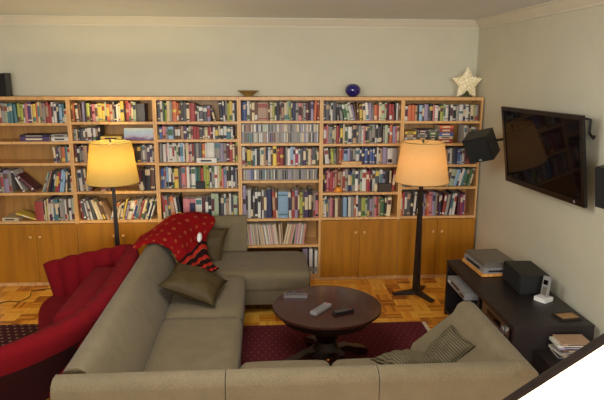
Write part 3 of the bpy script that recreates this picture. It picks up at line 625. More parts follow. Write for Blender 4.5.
# ------------------------------------------------------------------ television and wall speakers
TVC = Vector((3.035, -1.563, 1.533)); yaw, tlt, TW = -0.103, 0.15, 1.02; TH = TW * 0.6
td = Vector((math.sin(yaw), math.cos(yaw), 0)); tu = Vector((-math.cos(yaw) * math.sin(tlt), math.sin(yaw) * math.sin(tlt), math.cos(tlt))); tn = td.cross(tu)
if tn.x > 0: tn = -tn
tvx = -td   # viewer's right when facing the screen: from far end to near end
TVM = Matrix((tvx, -tn, tu)).transposed().to_4x4(); TVM.translation = TVC   # local x along the width, y away from the viewer, z up
tv = thing('television', 'flat black television hung tilted on the right wall', 'television'); tv.matrix_world = TVM
bm = bm_new()
w2, h2 = TW / 2, TH / 2
bz = 0.03
for a in ((-w2, -w2 + bz, -h2, h2), (w2 - bz, w2, -h2, h2), (-w2 + bz, w2 - bz, h2 - bz, h2), (-w2 + bz, w2 - bz, -h2, -h2 + bz * 1.4)):
    box(bm, a[0], a[1], 0, 0.022, a[2], a[3])
obj('bezel', bm, plain('piano_black', (16, 12, 14), 0.25, 0.05, 5), tv)
bm = bm_new(); box(bm, -w2 + bz - 0.002, w2 - bz + 0.002, 0.006, 0.02, -h2 + bz * 1.4 - 0.002, h2 - bz + 0.002); obj('screen', bm, M_SCREEN, tv)
bm = rbox(-w2 + 0.03, w2 - 0.06, 0.024, 0.05, -h2 + 0.03, h2 - 0.03, 0.01, 2); obj('back_cover', bm, M_BLACK, tv, 'auto')
bm = rbox(w2 - 0.12, w2 - 0.10, -0.001, 0.004, -h2 + 0.012, -h2 + 0.03, 0.002, 1); obj('logo_plate', bm, M_SILVER, tv)
INV = TVM.inverted()
def L(p): return INV @ Vector(p)
bm = bm_new(); tube(bm, [L((3.11, -1.80, 1.80)), L((3.185, -1.86, 1.802)), L((3.19, -1.925, 1.80)), L((3.185, -1.935, 1.71)), L((3.19, -1.985, 1.68)), L((3.19, -1.99, 1.70))], 0.009, 8); obj('tilt_lever', bm, M_BLACK, tv)
bm = bm_new(); tube(bm, [L((3.12, -1.5, 1.52)), L((3.217, -1.5, 1.52))], 0.05, 12); obj('wall_mount', bm, M_BLACK, tv)
def at_pt(c, fwd, up=(0, 0, 1)):
    f = Vector(fwd).normalized(); u = Vector(up); x = f.cross(u).normalized() ; u = x.cross(f).normalized()
    m = Matrix((x, f, u)).transposed().to_4x4(); m.translation = Vector(c); return m    # local -y is the speaker's front
def brk(t):
    inv = t.matrix_world.inverted(); bm = bm_new()
    p = t.matrix_world @ Vector((0.0, 0.09, 0.11))
    tube(bm, [inv @ p, inv @ (Vector((3.17, p.y + 0.02, p.z + 0.02))), inv @ Vector((3.217, p.y + 0.02, p.z + 0.02))], 0.012, 8)
    obj('bracket_arm', bm, M_BLACK, t); bm = bm_new()
    tube(bm, [inv @ Vector((3.205, p.y + .02, p.z - 0.05)), inv @ Vector((3.205, p.y + .02, p.z + 0.07))], 0.014, 8)
    obj('wall_plate', bm, M_BLACK, t)
speaker('speaker', 'black cube speaker on wall bracket between bookcase and television', 0.22, 0.225, 0.2, Matrix.Translation((2.985, -0.68, 1.37)) @ Matrix.Rotation(R_(-38), 4, 'Z') @ Matrix.Rotation(R_(20), 4, 'X') @ Matrix.Rotation(R_(-16), 4, 'Y'), brk)
speaker('speaker', 'black speaker on the right wall, cut by the right photo edge', 0.2, 0.245, 0.17, Matrix.Translation((3.085, -2.50, 1.335)) @ Matrix.Rotation(R_(-75), 4, 'Z') @ Matrix.Rotation(R_(8), 4, 'X'), brk)

# ------------------------------------------------------------------ media console and things on it
CX0, CX1, CY0, CY1, CZ = 2.625, 3.165, -2.28, -0.90, 0.50
con = thing('media_console', 'low black media console along the right wall under the television', 'console', ((CX0 + CX1) / 2, (CY0 + CY1) / 2, 0))
XF = Matrix.Translation((-(CX0 + CX1) / 2, -(CY0 + CY1) / 2, 0))
def cp(name, bm, m=M_BLACKWOOD): return obj(name, bm, m, con, xform=XF)
cp('top_board', rbox(CX0, CX1, CY0, CY1, CZ - 0.035, CZ, 0.003, 1))
for y in (CY0, CY1 - 0.03): cp('side_panel', rbox(CX0, CX1, y, y + 0.03, 0.0, CZ - 0.036, 0.002, 1))
ym = -1.64
cp('divider', rbox(CX0 + 0.01, CX1, ym - 0.012, ym + 0.012, 0.05, CZ - 0.036, 0.002, 1))
cp('back_panel', rbox(CX1 - 0.012, CX1, CY0 + 0.031, CY1 - 0.031, 0.02, CZ - 0.036, 0.001, 1))
cp('shelf', rbox(CX0 + 0.005, CX1 - 0.014, CY0 + 0.031, CY1 - 0.031, 0.345, 0.362, 0.001, 1))
cp('bottom_board', rbox(CX0 + 0.005, CX1 - 0.014, CY0 + 0.031, CY1 - 0.031, 0.03, 0.05, 0.001, 1))
# devices inside
t = thing('disc_player', 'silver disc player jutting from the open shelf of the black console', 'disc player', (2.575, -1.30, 0.3625))
obj('body', rbox(0, 0.33, -0.21, 0.21, 0.008, 0.06, 0.004, 2), M_SILVER, t, 'auto')
obj('disc_tray', rbox(-0.004, 0.004, -0.08, 0.10, 0.036, 0.05, 0.002, 1), M_BLACK, t)
obj('display', rbox(-0.003, 0.004, -0.19, -0.10, 0.018, 0.034, 0.001, 1), M_SCREEN, t)
for y in (0.14, 0.16, 0.18):
    bm = bm_new(); lathe(bm, [(0, 0), (0.006, 0), (0.006, 0.004), (0, 0.005)], 10); obj('button', bm, M_WHITEP, t, False, (0.0, y, 0.03), (0, -PI / 2, 0))
for x in (0.03, 0.3):
    for y in (-0.18, 0.18):
        bm = bm_new(); lathe(bm, [(0.012, 0), (0.014, 0.008)], 10); obj('rubber_foot', bm, M_BLACK, t, False, (x, y, 0))
t = thing('amplifier', 'amplifier with shiny silver knob in the near half of the console', 'amplifier', (2.635, -1.955, 0.3625))
obj('body', rbox(0.006, 0.33, -0.23, 0.23, 0.008, 0.092, 0.004, 2), plain('amplifier_casing', (74, 58, 46), 0.4, metal=0.3), t, 'auto')
obj('front_panel', rbox(0, 0.008, -0.235, 0.235, 0.006, 0.095, 0.002, 1), plain('amplifier_front', (92, 76, 62), 0.35, metal=0.4), t)
obj('display', rbox(-0.002, 0.004, -0.10, 0.14, 0.03, 0.07, 0.001, 1), M_SCREEN, t)
bm = bm_new(); lathe(bm, [(0, 0), (0.03, 0), (0.03, 0.022), (0.026, 0.026), (0, 0.026)], 24); obj('volume_knob', bm, plain('chrome', (220, 220, 222), 0.15, metal=0.9), t, 'auto', (0, -0.18, 0.052), (0, -PI / 2, 0), label='shiny silver volume knob')
# turntable with a pale wooden plinth
t = thing('turntable', 'grey turntable on a thin orange wooden plinth, far end of the console', 'turntable', (2.905, -1.15, CZ), math.radians(3))
obj('plinth', rbox(-0.155, 0.155, -0.205, 0.205, 0.006, 0.028, 0.003, 1), wood('orange_ply', (190, 120, 50), (226, 158, 80)), t)
obj('body', rbox(-0.14, 0.15, -0.198, 0.2, 0.0285, 0.072, 0.006, 2), M_SILVER, t, 'auto', label='silver grey body')
obj('lid', rbox(-0.125, 0.148, -0.17, 0.198, 0.0725, 0.108, 0.006, 2), M_GREYM, t, 'auto', label='brownish grey lid')
obj('control_strip', rbox(-0.1, 0.12, -0.2, -0.196, 0.04, 0.055, 0.001, 1), M_BLACK, t)
obj('vent_slot', rbox(-0.143, -0.139, -0.12, 0.14, 0.04, 0.062, 0.001, 1), M_BLACK, t)
for x in (-0.12, 0.12):
    for y in (-0.17, 0.17):
        bm = bm_new(); lathe(bm, [(0.014, 0), (0.016, 0.006)], 10); obj('foot', bm, M_BLACK, t, False, (x, y, 0))
t = thing('centre_speaker', 'black box speaker standing on the console between turntable and phone', 'speaker', (3.01, -1.575, CZ), math.radians(-3))
obj('cabinet', rbox(-0.1, 0.11, -0.17, 0.175, 0.004, 0.15, 0.006, 2), M_BLACK, t, 'auto')
obj('grille', rbox(-0.108, -0.099, -0.16, 0.165, 0.012, 0.14, 0.004, 2), M_BLACKM, t, 'auto')
for y in (-0.14, 0.14): obj('foot', rbox(-0.08, 0.1, y - 0.01, y + 0.01, 0, 0.0045, 0.001, 1), M_BLACKM, t)
t = thing('cordless_phone', 'silver cordless phone upright in its white cradle on console', 'phone', (3.03, -1.85, CZ), math.radians(-60))
obj('cradle', rbox(-0.045, 0.045, -0.05, 0.045, 0, 0.03, 0.01, 3), M_WHITEP, t, 'auto', label='white cradle')
bm = rbox(-0.025, 0.025, -0.013, 0.013, 0, 0.155, 0.009, 3); hs = obj('handset', bm, M_SILVER, t, 'auto', (0, 0.005, 0.022), (math.radians(-8), 0, 0), label='silver handset')
obj('screen', rbox(-0.017, 0.017, -0.0145, -0.012, 0.095, 0.13, 0.001, 1), M_SCREEN, hs)
obj('keypad', rbox(-0.017, 0.017, -0.0145, -0.012, 0.02, 0.08, 0.001, 1), M_GREYM, hs)
t = thing('card_case', 'flat tan card case on the near end of the console', 'card case', (3.05, -2.14, CZ), math.radians(8))
obj('cover', rbox(-0.075, 0.075, -0.055, 0.055, 0, 0.012, 0.003, 1), plain('dark_leather', (40, 28, 22), 0.6), t)
obj('card', rbox(-0.065, 0.055, -0.048, 0.025, 0.0122, 0.016, 0.001, 1), plain('tan_card', (150, 112, 70), 0.6, 0.15, 40), t, label='tan card on top')
# black rack with a heap of cases before the console's near end
t = thing('media_rack', 'low black rack at the near end of the console holding cases', 'rack', (2.98, -2.50, 0))
obj('top_board', rbox(-0.22, 0.19, -0.19, 0.19, 0.33, 0.35, 0.002, 1), M_BLACKWOOD, t)
obj('bottom_board', rbox(-0.22, 0.19, -0.19, 0.19, 0.03, 0.05, 0.002, 1), M_BLACKWOOD, t)
for x in (-0.22, 0.17): obj('side_panel', rbox(x, x + 0.02, -0.19, 0.19, 0, 0.329, 0.002, 1), M_BLACKWOOD, t)
cs = [('k', 0), ('T', .012), ('s', -.01), ('B', .02), ('v', .0), ('w', -.012), ('T', .01)]
z = 0.3505
for n, (c, dx) in enumerate(cs):
    th = 0.0145
    flat_book('disc_case', f"{PAL[c][0]} disc case, {nth(n)} from bottom of the heap at near console end", 'disc case', 2.86 + dx, 3.05 + dx, -2.44, -2.305, z, th, c, rnd.uniform(-.12, .12), 'disc cases heaped on the black rack'); z += th + 0.0005
z = 0.3505
for n, (c, dx) in enumerate([('r', .0), ('k', .004), ('s', -.003), ('d', .003)]):
    flat_book('disc_case', f"{PAL[c][0]} disc case, {nth(n)} from bottom of small pile nearest the wall", 'disc case', 3.085 + dx, 3.16 + dx, -2.46, -2.33, z, 0.0145, c, 0, 'disc cases heaped on the black rack'); z += 0.015

# ------------------------------------------------------------------ rugs
def rug(name, label, x0, x1, y0, y1, m, fr=True):
    t = thing(name, label, 'rug', ((x0 + x1) / 2, (y0 + y1) / 2, 0)); w, h = (x1 - x0) / 2, (y1 - y0) / 2
    bm = rbox(-w, w, -h, h, 0.0005, 0.009, 0.003, 1); obj('pile', bm, m, t)
    for s in (-1, 1):
        bm = bm_new(); n = int(2 * h / 0.012)
        for k in range(n):
            y = -h + (k + 0.5) * 2 * h / n
            box(bm, min(s * w, s * (w + 0.035)), max(s * w, s * (w + 0.035)), y - 0.0045, y + 0.0045, 0.0005, 0.005)
        obj('fringe', bm, M_FRINGE, t, label='pale fringe')
rug('rug', 'maroon rug with small pale diamonds under the round table', 0.30, 2.37, -2.75, -1.08, M_RUG)
rug('rug', 'dark rug with pale flecks on the floor left of the red armchair', -2.3, -0.45, -2.6, -0.94, M_RUG2)

# ------------------------------------------------------------------ sectional sofa
SEAT, BACK = 0.40, 0.72
sofa = thing('sectional_sofa', 'large beige U-shaped sectional sofa around the round coffee table', 'sofa', (1.2, -2.0, 0))
SX = Matrix.Translation((-1.2, 2.0, 0))
def soft(bm, n=2, r=0.04, amp=0.006, seed=0):
    """round the edges and give the upholstery slight unevenness"""
    bevel(bm, r, 4, 30)
    return bm
def sp(name, bm, m=M_SOFA): return obj(name, bm, m, sofa, 'auto', xform=SX)
def cushion(x0, x1, y0, y1, z0, z1, bul=0.018, r=0.05, n=14):
    bm = bm_new(); 
    cx, cy = (x0 + x1) / 2, (y0 + y1) / 2; a, b, c = (x1 - x0) / 2, (y1 - y0) / 2, (z1 - z0) / 2; cz = (z0 + z1) / 2
    # a subdivided cube mapped to a rounded box with crowned faces
    bmesh.ops.create_cube(bm, size=2); bmesh.ops.subdivide_edges(bm, edges=bm.edges, cuts=n, use_grid_fill=True)
    for v in bm.verts:
        p = v.co; q = Vector((p.x * a, p.y * b, p.z * c)); rr = min(r, c * 0.95)
        i = Vector((max(-a + rr, min(a - rr, q.x)), max(-b + rr, min(b - rr, q.y)), max(-c + rr, min(c - rr, q.z)))); dlt = q - i
        if dlt.length > 1e-6: q = i + dlt.normalized() * rr
        cr = (1 - p.x ** 2) * (1 - p.y ** 2)
        if p.z > 0.5: q.z += bul * cr ** 0.5
        v.co = q + Vector((cx, cy, cz))
    return bm
def backrest_poly(o, top_w, foot, z0=0.06):
    """cross-section in (distance from the outer face, z): straight outside, rounded top, sloped inside"""
    return [(0, z0), (0.0, BACK - 0.05), (0.012, BACK - 0.018), (0.04, BACK), (top_w - 0.03, BACK + 0.002), (top_w, BACK - 0.018), (top_w + 0.025, BACK - 0.07), (foot - 0.03, SEAT + 0.05), (foot, SEAT - 0.04), (foot, z0)]
LX, NY, RX = 0.055, -3.20, 2.335      # outer faces: left, near, right
# bases
sp('base', soft(bm_new() if False else rbox(LX + 0.02, 0.855, -3.0, -0.9, 0.05, 0.22, 0.015, 2)))
sp('base', rbox(0.86, RX - 0.02, -3.0, -2.44, 0.05, 0.22, 0.015, 2))
sp('base', rbox(LX + 0.02, 1.425, -0.875, -0.23, 0.11, 0.24, 0.02, 3))
# left run: backrest along x = LX, two lengths
def left_back(ya, yb):
    bm = bm_new(); prism(bm, [(LX + a, z) for a, z in backrest_poly(0, 0.115, 0.26)], 'y', ya, yb); bevel(bm, 0.02, 3, 60); return bm
sp('backrest', left_back(-2.0 + 0.002, -0.80)); sp('backrest', left_back(-3.06, -2.002))
def near_back(xa, xb):
    bm = bm_new(); prism(bm, [(NY + a, z) for a, z in backrest_poly(0, 0.115, 0.26)], 'x', xa, xb); bevel(bm, 0.02, 3, 60); return bm
sp('backrest', near_back(LX, 0.838)); sp('backrest', near_back(0.842, 1.558)); sp('backrest', near_back(1.562, RX - 0.03))
# right end: arm with the same sloped section, running towards the bookcases
bm = bm_new(); prism(bm, [(RX - a, z) for a, z in backrest_poly(0, 0.12, 0.42)], 'y', NY + 0.002, -2.36); bevel(bm, 0.03, 3, 50); sp('armrest', bm)
# far corner back
bm = bm_new(); prism(bm, [(-0.045 - a * 0.55, z) for a, z in backrest_poly(0, 0.16, 0.28)], 'x', LX + 0.02, 0.86); bevel(bm, 0.015, 3, 60); sp('backrest', bm)
# seat cushions
sp('seat_cushion', cushion(0.30, 0.868, -1.74, -0.89, 0.2, SEAT)); sp('seat_cushion', cushion(0.30, 0.868, -2.96, -1.745, 0.2, SEAT))
sp('seat_cushion', cushion(0.872, 1.42, -2.97, -2.415, 0.2, SEAT)); sp('seat_cushion', cushion(1.422, 2.0, -2.97, -2.415, 0.2, SEAT))
sp('ottoman_cushion', cushion(LX + 0.02, 1.43, -0.885, -0.215, 0.215, SEAT + 0.0, 0.008))
for x, y in ((0.16, -3.1), (2.28, -3.1), (0.16, -0.6), (1.35, -0.3), (1.35, -0.8), (2.28, -2.5), (0.82, -2.3)):
    bm = bm_new(); lathe(bm, [(0.02, 0.0), (0.026, 0.07 if y < -0.9 else 0.115)], 12, x, y); sp('leg', bm, M_DARKWOOD)

# pillows
def pillow(label, cx, a, b, th, rx, ry, rz, m, name='throw_pillow', group=None):
    bm = bm_new(); n = 18
    def pt(u, v, s):
        px = a * u * (1 - 0.10 * (1 - v * v)); py = b * v * (1 - 0.10 * (1 - u * u))
        e = max(0, (1 - u ** 4)) ** 0.55 * max(0, (1 - v ** 4)) ** 0.55
        wr = 0.006 * math.sin(7 * u + 3 * v) * e + 0.005 * math.sin(9 * v - 4 * u + s) * e
        return (px, py, s * th * e * (0.75 + 0.25 * (1 - u * u) * (1 - v * v)) + wr)
    for s in (-1, 1):
        grid_surface(bm, [[pt(-1 + 2 * i / n, -1 + 2 * j / n, s) for i in range(n + 1)] for j in range(n + 1)])
    bmesh.ops.remove_doubles(bm, verts=bm.verts, dist=0.0008)
    o = obj(name, bm, m, None, True); o.matrix_world = Matrix.Translation(cx) @ Matrix.Rotation(rz, 4, 'Z') @ Matrix.Rotation(ry, 4, 'Y') @ Matrix.Rotation(rx, 4, 'X')
    bm = bm_new(); ed = []
    for k in range(n): ed.append(pt(-1 + 2 * k / n, -1, 0))
    for k in range(n): ed.append(pt(1, -1 + 2 * k / n, 0))
    for k in range(n): ed.append(pt(1 - 2 * k / n, 1, 0))
    for k in range(n + 1): ed.append(pt(-1, 1 - 2 * k / n, 0))
    tube(bm, ed, 0.005, 6); obj('piping', bm, m, o, True)
    return tag(o, label, 'pillow', group)
def stripe_mat():
    m, nt, b = new_mat('olive_stripe'); tc = N(nt, 'ShaderNodeTexCoord'); wv = N(nt, 'ShaderNodeTexWave'); wv.inputs['Scale'].default_value = 22; wv.inputs['Distortion'].default_value = 2.0; wv.inputs['Detail'].default_value = 1
    nt.links.new(tc.outputs['Object'], wv.inputs[0]); nt.links.new(ramp(nt, wv.outputs['Fac'], [(0.2, lin((54, 48, 32))), (0.8, lin((104, 92, 64)))]).outputs[0], b.inputs['Base Color']); b.inputs['Roughness'].default_value = 0.8
    return m
M_STRIPE = stripe_mat()
R_ = math.radians
pillow('dark olive satin pillow lying against the left sofa back', (0.50, -1.45, 0.535), 0.215, 0.215, 0.085, R_(4), R_(19), R_(-8), M_OLIVE)
pillow('dark olive pillow in the far sofa corner beside the red throw', (0.50, -0.42, 0.525), 0.17, 0.185, 0.07, R_(56), R_(4), R_(-14), M_OLIVE)
pillow('striped olive pillow leaning on the right sofa arm', (2.045, -2.66, 0.535), 0.15, 0.15, 0.05, R_(-4), R_(-44), R_(8), M_STRIPE)
pillow('striped olive pillow lying low against near sofa back, left of another', (1.82, -2.69, 0.505), 0.145, 0.16, 0.055, R_(-18), R_(4), R_(14), M_STRIPE)

# ------------------------------------------------------------------ red armchair (wide channel-tufted shell)
def catmull(P, n):
    out = []
    P = [Vector(p) for p in P]
    for i in range(len(P) - 1):
        p0, p1, p2, p3 = P[max(i - 1, 0)], P[i], P[i + 1], P[min(i + 2, len(P) - 1)]
        for k in range(n):
            t = k / n
            out.append(0.5 * ((2 * p1) + (-p0 + p2) * t + (2 * p0 - 5 * p1 + 4 * p2 - p3) * t * t + (-p0 + 3 * p1 - 3 * p2 + p3) * t ** 3))
    out.append(P[-1]); return out
chair = thing('armchair', 'wide red channel-tufted armchair with its back to the sofa', 'armchair', (-0.35, -1.85, 0))
CXF = Matrix.Translation((0.35, 1.85, 0))
rim = catmull([(-0.68, -1.25, 0.645), (-0.5, -1.16, 0.675), (-0.25, -1.06, 0.70), (-0.06, -1.06, 0.735), (0.0, -1.25, 0.735), (0.012, -1.6, 0.71), (0.005, -1.95, 0.69), (-0.06, -2.25, 0.67), (-0.2, -2.47, 0.655), (-0.38, -2.64, 0.64), (-0.62, -2.76, 0.62)], 36)
cen = Vector((-0.55, -1.75, 0))
rows = []; n = len(rim); acc = 0
for i, p in enumerate(rim):
    tg = (rim[min(i + 1, n - 1)] - rim[max(i - 1, 0)]); tg.z = 0; tg.normalize()
    inn = Vector((tg.y, -tg.x, 0))
    if inn.dot(cen - Vector((p.x, p.y, 0))) < 0: inn = -inn
    if i: acc += (Vector((p.x, p.y, 0)) - Vector((rim[i - 1].x, rim[i - 1].y, 0))).length
    ch = abs(math.sin(acc / 0.13 * PI)) ** 0.5 * 0.05 - 0.03   # channels
    b = Vector((p.x, p.y, 0)); ht = p.z
    q = i / (n - 1)
    wide = max(0.0, math.sin(PI * min(1, max(0, (q - 0.34) / 0.56)))) ** 0.6 * 0.05     # the back is a thick roll
    tip = min(1, min(i, n - 1 - i) / 18.0); tk = 0.05 * (0.55 + 0.45 * tip)
    sw = 0.10 + 0.2 * min(1, max(0, (q - 0.3) / 0.15))
    def pt(o, z): return b + inn * o + Vector((0, 0, z))
    lean = 0.10 * max(0, 1 - i / 30.0)         # the front edge of the far wing rakes back towards its foot
    fwd = tg * lean
    def pl_(o, z): return pt(o, z) + fwd * (1 - z / ht) * 1.2
    rows.append([pl_(sw, 0.05), pl_(sw * 0.62, 0.28), pl_(sw * 0.12 - tk * 0.6, ht - 0.17), pl_(-tk, ht - 0.06), pl_(-tk * 0.7, ht - 0.012), pl_(0.0, ht + ch * 0.3), pl_(tk * 0.6 + wide * .7, ht - 0.006), pl_(tk + wide + ch, ht - 0.05), pl_(tk + 0.03 + wide + ch, ht - 0.13), pl_(max(tk + 0.09 + wide + ch * 0.9, sw * 0.5 + 0.07), 0.40), pl_(max(tk + 0.12 + wide, sw * 0.62 + 0.07), 0.28), pl_(sw + 0.08, 0.05)])
bm = bm_new(); grid_surface(bm, [r[2:] for r in rows]); obj('back_shell', bm, M_RED, chair, True, xform=CXF)
bm = bm_new(); V = grid_surface(bm, [r[:3] for r in rows]); obj('shaded_outer_side', bm, fabric('red_fabric_in_shade', (48, 6, 12), 0.12, 160, sheen=0.0), chair, True, xform=CXF, label='red outer side with shade put into its colour')  # shade on the outer side put into a near-black copy of the red
for r, nm in ((rows[0], 'front_edge'), (rows[-1], 'front_edge')):
    bm = bm_new(); bm.faces.new([bm.verts.new(p) for p in r]); obj(nm, bm, M_RED, chair, xform=CXF)
bm = cushion(-0.30, -0.06, -2.30, -1.28, 0.412, 0.635, 0.02, 0.085); obj('back_cushion', bm, M_RED, chair, True, xform=CXF)
# seat: a rounded D
poly = [(-0.57, -1.22), (-0.36, -1.18), (-0.22, -1.22), (-0.16, -1.5), (-0.16, -1.9), (-0.22, -2.15), (-0.33, -2.22), (-0.43, -2.05), (-0.55, -1.76), (-0.62, -1.5), (-0.60, -1.3), (-0.57, -1.22)]
pl = [(q.x, q.y) for q in catmull([(x, y, 0) for x, y in poly], 4)][:-1]
bm = bm_new(); prism(bm, pl, 'z', 0.07, 0.24); bevel(bm, 0.02, 2, 60); obj('seat_base', bm, M_RED, chair, 'auto', xform=CXF)
bm = bm_new(); prism(bm, pl, 'z', 0.242, 0.41); bevel(bm, 0.045, 4, 60)
obj('seat_cushion', bm, M_RED, chair, 'auto', xform=CXF)
for x, y in ((-0.5, -1.45), (-0.36, -2.05), (-0.24, -1.35), (-0.26, -2.05)):
    bm = bm_new(); lathe(bm, [(0.018, 0.0), (0.026, 0.075)], 12, x, y); obj('leg', bm, M_DARKWOOD, chair, True, xform=CXF)

# ------------------------------------------------------------------ red throw over the sofa corner
def throw_mat():
    m, nt, b = new_mat('red_throw_fabric'); uv = N(nt, 'ShaderNodeUVMap'); sp_ = N(nt, 'ShaderNodeSeparateXYZ'); nt.links.new(uv.outputs[0], sp_.inputs[0])
    u = math_node(nt, 'MULTIPLY', sp_.outputs[0], 8.0); v = math_node(nt, 'MULTIPLY', sp_.outputs[1], 9.0)
    u2 = math_node(nt, 'ADD', u, math_node(nt, 'MULTIPLY', math_node(nt, 'FLOOR', v), 0.5))
    du = math_node(nt, 'SUBTRACT', math_node(nt, 'FRACT', u2), 0.5); dv = math_node(nt, 'SUBTRACT', math_node(nt, 'FRACT', v), 0.5)
    d = math_node(nt, 'SQRT', math_node(nt, 'ADD', math_node(nt, 'MULTIPLY', du, du), math_node(nt, 'MULTIPLY', dv, dv)))
    dots = math_node(nt, 'LESS_THAN', d, 0.17)
    c = mixc(nt, math_node(nt, 'MULTIPLY', dots, 0.65), lin((128, 12, 16)), lin((160, 84, 54)))
    # striped end
    st = math_node(nt, 'FRACT', math_node(nt, 'MULTIPLY', sp_.outputs[1], 13.0))
    sc = ramp(nt, st, [(0.0, lin((40, 18, 18))), (0.4, lin((40, 18, 18))), (0.45, lin((170, 40, 30))), (0.8, lin((190, 90, 60))), (0.85, lin((40, 18, 18)))]); sc.color_ramp.interpolation = 'CONSTANT'
    end = math_node(nt, 'GREATER_THAN', sp_.outputs[1], 0.70)
    nt.links.new(mixc(nt, end, c, sc.outputs[0]), b.inputs['Base Color']); b.inputs['Roughness'].default_value = 0.95; b.inputs['Specular IOR Level'].default_value = 0.1
    return m
def throw():
    # control rows run from the red chair's rim over the sofa back and down onto the seat
    ctrl = [
     [(-0.02, -1.20, .70), (0.00, -1.02, .745), (0.03, -.75, .75), (0.10, -.5, .72), (.2, -.3, .70)],
     [(0.07, -1.15, .742), (0.10, -.98, .775), (0.13, -.7, .80), (0.22, -.42, .80), (.36, -.22, .78)],
     [(0.15, -1.05, .735), (0.19, -.9, .775), (0.24, -.64, .80), (0.36, -.38, .80), (.52, -.24, .755)],
     [(0.25, -.98, .66), (0.29, -.85, .70), (0.35, -.64, .72), (0.44, -.46, .72), (.57, -.34, .70)],
     [(0.31, -1.02, .57), (0.35, -.9, .60), (0.40, -.75, .62), (0.44, -.62, .63), (.5, -.52, .62)],
     [(0.40, -1.13, .50), (0.44, -1.04, .515), (0.48, -.94, .52), (0.51, -.86, .52), (.55, -.78, .50)],
     [(0.52, -1.22, .50), (0.55, -1.15, .50), (0.59, -1.08, .49), (0.62, -1.01, .48), (.64, -.95, .46)],
    ]
    nu, nv = 24, 40
    def crv(P, t):
        n = len(P) - 1; f = min(t * n, n - 1e-6); i = int(f); s = f - i
        p = [Vector(P[max(0, min(n, i + k))]) for k in (-1, 0, 1, 2)]
        return 0.5 * ((2 * p[1]) + (-p[0] + p[2]) * s + (2 * p[0] - 5 * p[1] + 4 * p[2] - p[3]) * s * s + (-p[0] + 3 * p[1] - 3 * p[2] + p[3]) * s ** 3)
    bm = bm_new(); uvl = bm.loops.layers.uv.new('UVMap'); G = []
    for j in range(nv + 1):
        row = []
        for i in range(nu + 1):
            u, v = i / nu, j / nv
            p = crv([crv(r, u) for r in ctrl], v)
            p.z += 0.012 * math.sin(9 * u + 5 * v) * math.sin(6 * v + 1) + 0.006 * math.sin(23 * u - 7 * v)
            row.append((bm.verts.new(p), u, v))
        G.append(row)
    for j in range(nv):
        for i in range(nu):
            q = (G[j][i], G[j][i + 1], G[j + 1][i + 1], G[j + 1][i]); f = bm.faces.new([a[0] for a in q])
            for l, a in zip(f.loops, q): l[uvl].uv = (a[1], a[2])
    o = obj('throw_blanket', bm, throw_mat(), None, True)
    md = o.modifiers.new('thickness', 'SOLIDIFY'); md.thickness = 0.012; md.offset = 1
    tag(o, 'red dotted throw with striped end draped over the far sofa corner', 'throw blanket')
    bm = bm_new(); lathe(bm, [(0.0, 0), (0.02, 0.001), (0.026, 0.006), (0.02, 0.011), (0.0, 0.012)], 16)
    bmesh.ops.scale(bm, vec=(0.9, 1.9, 1), verts=bm.verts)
    lb = obj('care_label', bm, M_WHITEP, o, True, (0.46, -0.69, 0.675), (R_(50), R_(25), R_(20)), label='white oval label')
throw()

# ------------------------------------------------------------------ round coffee table
tb = thing('coffee_table', 'round dark mahogany coffee table on pedestal, remotes on top', 'coffee table', (1.478, -1.715, 0.009))
h = 0.441
bm = bm_new(); lathe(bm, [(0.0, h - 0.03), (0.355, h - 0.03), (0.388, h - 0.026), (0.397, h - 0.016), (0.394, h - 0.004), (0.384, h), (0.377, h - 0.002), (0.368, h), (0.0, h)], 72); obj('table_top', bm, M_TABLE, tb, 'auto')
bm = bm_new(); lathe(bm, [(0.33, h - 0.031), (0.335, h - 0.085), (0.315, h - 0.09), (0.31, h - 0.031)], 64, cap=False); obj('apron', bm, M_TABLE_D, tb, 'auto')
bm = bm_new(); lathe(bm, [(0.13, 0.05), (0.14, 0.075), (0.10, 0.10), (0.085, 0.13), (0.07, 0.16), (0.085, 0.20), (0.115, 0.25), (0.12, 0.28), (0.09, 0.31), (0.10, 0.34), (0.22, 0.37), (0.22, h - 0.031)], 40); obj('pedestal', bm, M_TABLE_D, tb, 'auto')
for k in range(4):
    a = PI / 4 + k * PI / 2 - 0.45
    bm = bm_new(); prism(bm, [(0.06, 0.05), (0.06, 0.10), (0.16, 0.105), (0.24, 0.075), (0.29, 0.062), (0.325, 0.05), (0.335, 0.02), (0.32, 0.0), (0.27, 0.0), (0.24, 0.03), (0.16, 0.055)], 'y', -0.035, 0.035); bevel(bm, 0.008, 2); obj('foot', bm, M_TABLE_D, tb, 'auto', rot=(0, 0, a))
bm = bm_new(); lathe(bm, [(0.0, 0), (0.016, 0.003), (0.02, 0.012), (0.012, 0.02), (0, 0.022)], 16); obj('boss', bm, plain('polished_brass', (214, 150, 90), 0.15, metal=0.9), tb, True, (0.0, -0.142, 0.075), (PI / 2, 0, 0), label='shiny brass boss')
def remote(label, x, y, rz, ln, w, m, bc, dark=True):
    t = thing('remote_control', label, 'remote control', (x, y, 0.4505), rz, 'remotes on the round table')
    bm = rbox(-ln / 2, ln / 2, -w / 2, w / 2, 0, 0.02, 0.007, 3); obj('body', bm, m, t, 'auto')
    bm = bm_new()
    for i in range(6):
        for j in range(3):
            x_ = -ln * 0.36 + i * ln * 0.12; y_ = (j - 1) * w * 0.27; box(bm, x_ - 0.004, x_ + 0.004, y_ - 0.004, y_ + 0.004, 0.019, 0.0215)
    obj('buttons', bm, bc, t)
    bm = rbox(ln * 0.36, ln * 0.44, -0.007, 0.007, 0.019, 0.022, 0.002, 1); obj('power_button', bm, BM['r'], t)
remote('long grey remote near the left edge of the round table', 1.26, -1.555, R_(-4), 0.175, 0.05, plain('mid_grey_plastic', (104, 98, 98), 0.4), M_BLACK)
